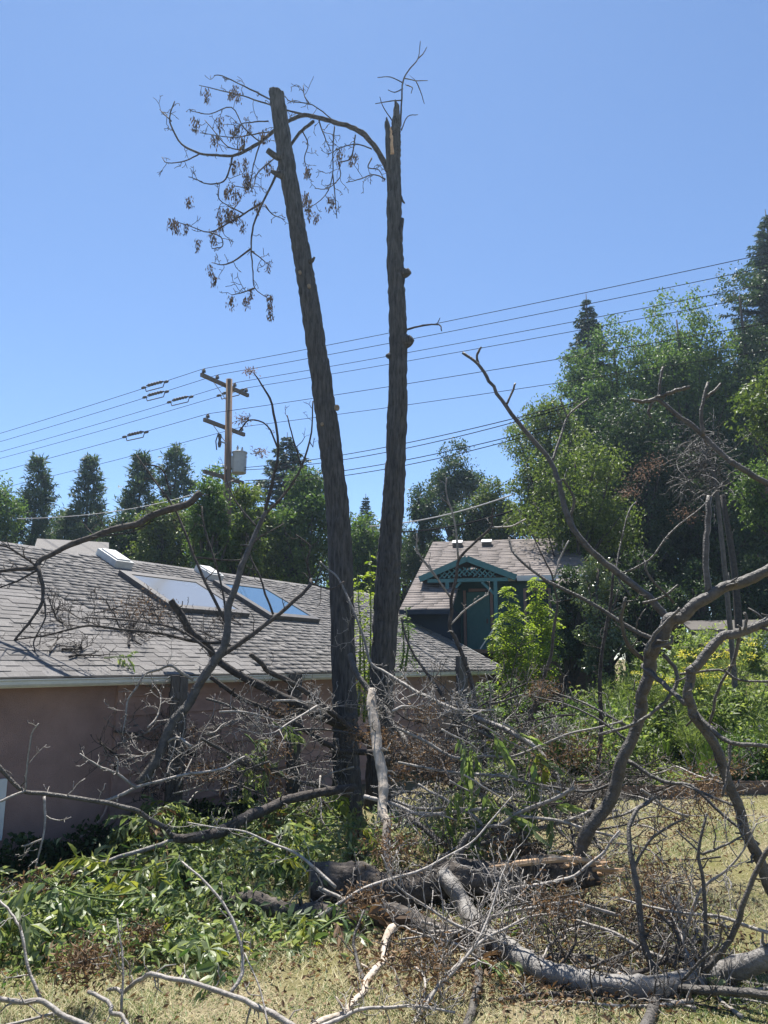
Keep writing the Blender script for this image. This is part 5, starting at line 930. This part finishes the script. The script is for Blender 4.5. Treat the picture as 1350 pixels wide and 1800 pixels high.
# clumps of dead brown leaves
for i, (u, v, D, r_, n_, m, lab) in enumerate(((145, 1690, 6.5, .22, 420, lf_dead, 'brown shrivelled leaf clump hanging low over the bottom left lawn'), (60, 1568, 8.6, .28, 420, lf_dead, 'flattened brown leaf mat beside the wall foot'), (690, 1490, 9.0, .28, 380, lf_dead, 'brown leaf bunch on the peeled pole above the log'), (640, 1580, 8.3, .2, 200, lf_dead, 'brown leaf bunch in front of the thick log'), (1240, 1392, 9.5, .35, 420, lf_dead, 'brown leaf mat on the garden edging'), (1010, 1322, 11, .35, 380, lf_dead, 'brown leaf bunch in front of the garden weeds'), (665, 1295, 11.0, .18, 200, lf_dead, 'small brown bunch high on the peeled pole'), (740, 1320, 11.4, .3, 320, lf_dead, 'brown leaves over the dark half-buried log'), (255, 1640, 7.6, .16, 180, lf_dead, 'small brown bunch lying on the green leaf pile'), (900, 1490, 9.3, .3, 260, lf_dead, 'brown leaves caught behind the log stub'), (1150, 1560, 7.8, .4, 420, lf_dead, 'brown leaves on the twigs right of the splintered end'), (235, 1090, 12.2, .5, 420, lf_dead, 'brown debris lying on the roof below the first skylight'), (440, 652, 11.9, .08, 40, lf_rust, 'withered tuft on the topmost tip near the pole'), (425, 738, 11.95, .12, 60, lf_rust, 'withered tuft beside the lower crossarm'), (455, 795, 11.9, .12, 50, lf_rust, 'withered tuft beside the transformer'))):
    P_ = W(u, v, D)
    if i == 11: l, r2 = roofpt(u, v); P_ = RP(l, r2, .08)
    t = empty('leaf_clump', P_, lab, 'dead leaves', 'clumps of dead leaves'); o = deadclump(P_, r_, n_, m, t, 80 + i, 'leaves')
    sk = Skel(); i0 = sk.add(cat([P_ - UP * r_ * .3 - [r_, 0, 0], P_, P_ + [r_, 0, r_ * .2]], 3), .006, 5); sprout(sk, i0, np.random.default_rng(i), 6, r_ * 1.4, 1, .1); sk.build('stalk', bark_twig, t)
# dead twiggy bush before the wood
db = W(1215, 790, 19); rng = np.random.default_rng(90); t = empty('dead_bush', (db[0], db[1], gz(db[0], db[1])), 'dead grey twiggy treetop with pinkish brown leaves before the wood', 'dead bush')
sk = Skel(); base = np.array([db[0] + .5, db[1], float(gz(db[0], db[1]))]); i0 = sk.add(cat([base, base + UP * 2.0 + [.1, 0, 0], np.array([db[0] + .55, db[1], db[2] - .9]), db + [.35, 0, -.2]], 5), np.linspace(.09, .03, 16), 8); sk.build('stem', bark_limb, t)
tk = Skel(); tk.add(np.array([db + [.3, 0, -.5], db + [.4, 0, 0], db + [.3, 0, .4]]), [.03, .025, .02], 6)
for i in range(120):
    p0 = db + [rng.uniform(-.3, .7), rng.normal() * .35, rng.uniform(-1.1, .45)]; d = unit(np.array([-.55 if rng.uniform() < .7 else .6, 0, .15]) + rng.normal(size=3) * .55); pts = [p0]; L = rng.uniform(.4, 1.3); cv = rng.normal(size=3) * .16 - UP * .14
    for _ in range(7): d = unit(d + rng.normal(size=3) * .22 + cv); pts.append(pts[-1] + d * L / 7)
    j = tk.add(np.array(pts), np.linspace(.011, .005, 8), 4, link=0); sprout(tk, j, rng, 3, .4, 0, -.2, .4, .008, .005)
tk.build('twigs', bark_limb, t)
for i, (u, v) in enumerate(((1125, 835), (1108, 865), (1150, 815), (1205, 905))): deadclump(W(u, v, 18.9), .3, 120, lf_rust, t, 95 + i)
# ------------------------------------------------------------------ leafy branches in the pile
def frond(seed, wilt, L=.5, n=5):
    rng = np.random.default_rng(seed); P = [np.zeros(3)]; d = unit(np.array([1, 0, .3])); m = 8
    for i in range(m): d = unit(d + np.array([0, rng.normal() * .16, -wilt * .22 + rng.normal() * .12])); P.append(P[-1] + d * L / m)
    P = np.array(P); V, F = tube(P, np.linspace(.005, .002, len(P)), 4); V = list(V); F = list(F); tn = [.35] * len(V)
    for i in range(n * 2 + 1):
        s = min(1, max(.1, .2 + .8 * (i // 2) / n + rng.normal() * .05)) if i < 2 * n else 1.0; f = min(s, .999) * m; j = int(f); p = P[j] + (P[j + 1] - P[j]) * (f - j); tan = unit(P[j + 1] - P[j]); side = unit(np.cross(tan, UP)) * (1 if i % 2 else -1)
        if rng.uniform() < .12: continue
        d = unit(side * (rng.uniform(.5, 1.1) if i < 2 * n else .05) + tan * rng.uniform(.2, .9) - UP * wilt * rng.uniform(.1, 1.6) + rng.normal(size=3) * .22); nn = unit(UP - d * np.dot(UP, d) + rng.normal(size=3) * .75); l = rng.uniform(.10, .19) * L / .5; w = l * rng.uniform(.32, .46); sd2 = unit(np.cross(d, nn)); nn = np.cross(sd2, d); b = len(V)
        drop = -UP * l * rng.uniform(.05, .4) * wilt; fo = rng.uniform(.1, .5)
        V += [p, p + d * l * .35 + sd2 * w * .5 + nn * w * fo, p + d * l * .35, p + d * l * .35 - sd2 * w * .5 + nn * w * fo, p + d * l * .72 + sd2 * w * .36 + nn * w * fo * .6 + drop * .4, p + d * l * .72 + drop * .4, p + d * l * .72 - sd2 * w * .36 + nn * w * fo * .6 + drop * .4, p + d * l + drop]
        F += [(b, b + 2, b + 1), (b, b + 3, b + 2), (b + 1, b + 2, b + 5, b + 4), (b + 2, b + 3, b + 6, b + 5), (b + 4, b + 5, b + 7), (b + 5, b + 6, b + 7), (j * 4, b, b + 2)]; tn += [rng.uniform(0, 1)] * 8
    return mesh('leaf', np.array(V), F, tn)
fr = {}
for key, m, w_, sds in (('green', lf_wilt, 1.2, range(9)), ('flat', lf_wilt, .6, range(10, 17)), ('yellow', lf_wilt_y, .6, range(20, 24)), ('hang', lf_hang, 2.0, range(30, 34)), ('dry', lf_dead, 1.6, range(40, 44))):
    fr[key] = [frond(s, w_, .5 if key != 'hang' else .62) for s in sds]
    for me in fr[key]: me.materials.append(m)
def leafy(label, p, az, el, L, n, kind, seed, group, sc=1.0, name='leafy_branch', m=None):
    rng = np.random.default_rng(seed); t = empty(name, p, label, 'leafy branch', group); d = np.array([math.cos(az) * math.cos(el), math.sin(az) * math.cos(el), math.sin(el)]); pts = [np.array(p, float)]
    for i in range(5): d = unit(d + rng.normal(size=3) * .12 - UP * .06); pts.append(pts[-1] + d * L / 5)
    P = cat(pts, 3); P[:, 2] = np.maximum(P[:, 2], gz(P[:, 0], P[:, 1]) + .03); V, F = tube(P, np.linspace(.014, .005, len(P)), 6); mk('stem', V, F, stemg if kind != 'hang' else bark_twig, t, smooth=True)
    for i in range(n):
        f = (.2 + .8 * (i + .5) / n) * (len(P) - 1); j = min(int(f), len(P) - 2); c = P[j]; a = az + rng.uniform(-1.6, 1.6) if kind != 'hang' else rng.uniform(0, 6.28); k_ = (kind if rng.uniform() > .16 else rng.choice(['hang', 'yellow', 'dry'])) if kind != 'mix' else rng.choice(['green', 'green', 'hang', 'flat', 'yellow', 'dry'])
        o = bpy.data.objects.new('leaf', fr[k_][rng.integers(len(fr[k_]))]); COL.objects.link(o); o.parent = t; o.location = Vector(c - np.array(p, float)); s = sc * rng.uniform(.5, 1.25); o.scale = (s, s, s)
        o.rotation_euler = (rng.normal() * .7, rng.uniform(-.5, .6) if kind != 'hang' else rng.uniform(.2, .9), a)
# near leaf pile on the lawn, heaped against the post and the wall
pile = [('green leafy branch in the heap in front of the near post', 'leafy branches before the near post', 26, (230, 480), (1475, 1590), (.2, .6), 'mix'), ('wilted leafy branch on the lawn before the heap', 'leafy branches on the lawn side of the heap', 18, (60, 420), (1610, 1690), (.05, .3), 'flat'),
        ('leafy branch low against the wall at the left of the heap', 'leafy branches along the wall', 20, (-10, 250), (1590, 1660), (.05, .35), 'green'), ('leafy branch in the heap between the near post and the log', 'leafy branches between post and log', 22, (440, 600), (1440, 1540), (.15, .55), 'mix'), ('leafy branch lying in front of the thinner log', 'leafy branches before the thinner log', 7, (380, 560), (1620, 1660), (.05, .15), 'flat'), ('leafy branch under the tangle behind the splintered log', 'leafy branches behind the splintered log', 12, (650, 960), (1440, 1530), (.1, .5), 'green')]
sd0 = 500
for lab, grp, cnt, ur, vr, hr, kd in pile:
    for i in range(cnt):
        rng = np.random.default_rng(sd0); sd0 += 1; g_ = G(rng.uniform(*ur), rng.uniform(*vr))
        if (g_[0] - EA[0]) * .848 - (g_[1] - EA[1]) * .53 < .2: g_[:2] -= EN * .9
        leafy(lab, g_ + UP * rng.uniform(*hr), rng.uniform(0, 6.28), rng.uniform(-.25, .35), rng.uniform(.5, 1.0), rng.integers(9, 14), kd, sd0, grp, .9)
for i, (u, v, D, lab) in enumerate(((800, 1310, 9.1, 'drooping pale green leaves hanging right of the peeled pole'), (850, 1300, 9.2, 'drooping leaf spray hanging behind the first drooping leaves'), (880, 1300, 9.4, 'drooping leaf spray farthest right of the hanging leaves'), (840, 1390, 9.0, 'lower drooping leaf spray above the log stub'), (800, 1400, 9.1, 'drooping leaves low beside the peeled pole'), (890, 1390, 9.2, 'drooping leaf spray low at the right'))):
    leafy(lab, W(u - 10 + (i % 3 - 1) * 14, v - 28, D + .35), .2, -.5, .7, 5, 'hang', 700 + i, 'drooping leaf sprays', .95)
for i, (u, v, D) in enumerate(((430, 1290, 11.6), (480, 1270, 12), (400, 1330, 11.4), (450, 1340, 11.6), (500, 1330, 12))):
    leafy('dark wilted leaves hanging in the tangle between the two wall posts', W(u, v, D), .6 * i, -.5, .5, 6, 'green', 720 + i, 'wilted leaves between the wall posts', .8)
leafy('small pale leafy sprig lying on the roof edge', RP(*roofpt(180, 1163), .06), .5, .1, .4, 6, 'flat', 740, None, .5)
leafy('leafy sprig lying in the bottom right corner of the lawn', G(1240, 1762) + UP * .05, .3, .1, .3, 4, 'flat', 741, None, .6)
leafy('dark leafy sprig under the grey limb at the bottom', G(880, 1745) + UP * .12, 2.0, .1, .4, 6, 'green', 742, None, .8)
leafy('light leafy sprig on the lawn right of the splintered end', G(960, 1600) + UP * .05, 1.0, .1, .5, 6, 'flat', 743, None, .7)
rng = np.random.default_rng(98); LP = []
for cu, cv, su, sv, hm, cnt in ((360, 1540, 90, 40, .55, 2600), (550, 1500, 50, 35, .4, 1700), (200, 1640, 130, 35, .22, 2300), (60, 1640, 80, 35, .25, 1500), (480, 1640, 70, 18, .1, 700), (760, 1480, 90, 30, .35, 1300), (930, 1610, 50, 25, .06, 260)):
    for _ in range(cnt):
        u, v = cu + rng.normal() * su, cv + rng.normal() * sv; d = ray(u, v); yD = 2.6 / max(.12, -d[2] / d[1])
        x = d[0] / d[1] * yD; w = (x - EA[0]) * .848 - (yD - EA[1]) * .53
        if 5.5 < yD < 14 and w > -.2: LP.append((x, yD, float(gz(x, yD)) + .01 + hm * rng.uniform(0, 1) ** 1.5))
C = np.array(LP); k = len(C); D_ = rdir(rng, k); D_[:, 2] -= .4; V, F = leaves(C, D_, rdir(rng, k) + UP * .5, rng.uniform(.05, .15, k), rng.uniform(.02, .055, k), .45)
mk('loose_leaves', V, F, lf_wilt, tint=np.repeat(rng.uniform(0, 1, k) ** .8, 4), kind='stuff')
# dark ivy along the foot of the wall
rng = np.random.default_rng(99); k = 5000; l = rng.uniform(-.5, 5, k); h = rng.uniform(0, 1, k) ** 2 * (.28 + .22 * np.sin(l * 3.1) ** 2); C = np.array([H(a, .18 - rng.uniform(0, .35), b) for a, b in zip(l, h)])
V, F = leaves(C, rdir(rng, k), rdir(rng, k), rng.uniform(.06, .12, k), .06); mk('wall_foot_plants', V, F, lf_dark, tint=np.repeat(rng.uniform(0, 1, k), 4), kind='stuff')

# things of one kind that only their place tells apart are told apart by their order
from bpy_extras.object_utils import world_to_camera_view
bpy.context.view_layer.update()
ONES = 'zeroth first second third fourth fifth sixth seventh eighth ninth tenth eleventh twelfth thirteenth fourteenth fifteenth sixteenth seventeenth eighteenth nineteenth'.split()
def ordinal(i):
    if i < 20: return ONES[i]
    t = ('twent', 'thirt', 'fort', 'fift', 'sixt', 'sevent')[i // 10 - 2]; return t + 'ieth' if i % 10 == 0 else t + 'y-' + ONES[i % 10]
same = {}
for o in scene.objects:
    if o.parent is None and 'label' in o: same.setdefault(o['label'], []).append(o)
for lab, obs in same.items():
    if len(obs) < 2: continue
    obs.sort(key=lambda o: world_to_camera_view(scene, camo, o.matrix_world.translation).x)
    for i, o in enumerate(obs): o['label'] = ordinal(i + 1) + ' from the left: ' + lab

# ------------------------------------------------------------------ thin haze volume, added to veil the view like lens glare
hm, nt, N, Lk, bs = newmat('haze'); N.remove(bs); pv = N.new('ShaderNodeVolumePrincipled'); pv.inputs['Color'].default_value = (.6, .79, 1, 1); pv.inputs['Density'].default_value = .0007; pv.inputs['Anisotropy'].default_value = .62
Lk.new(pv.outputs[0], N['Material Output'].inputs['Volume'])
mk('haze', boxv((0, 30, 14), (75, 0, 0), (0, 45, 0), (0, 0, 16)), BOXF, hm, kind='stuff')
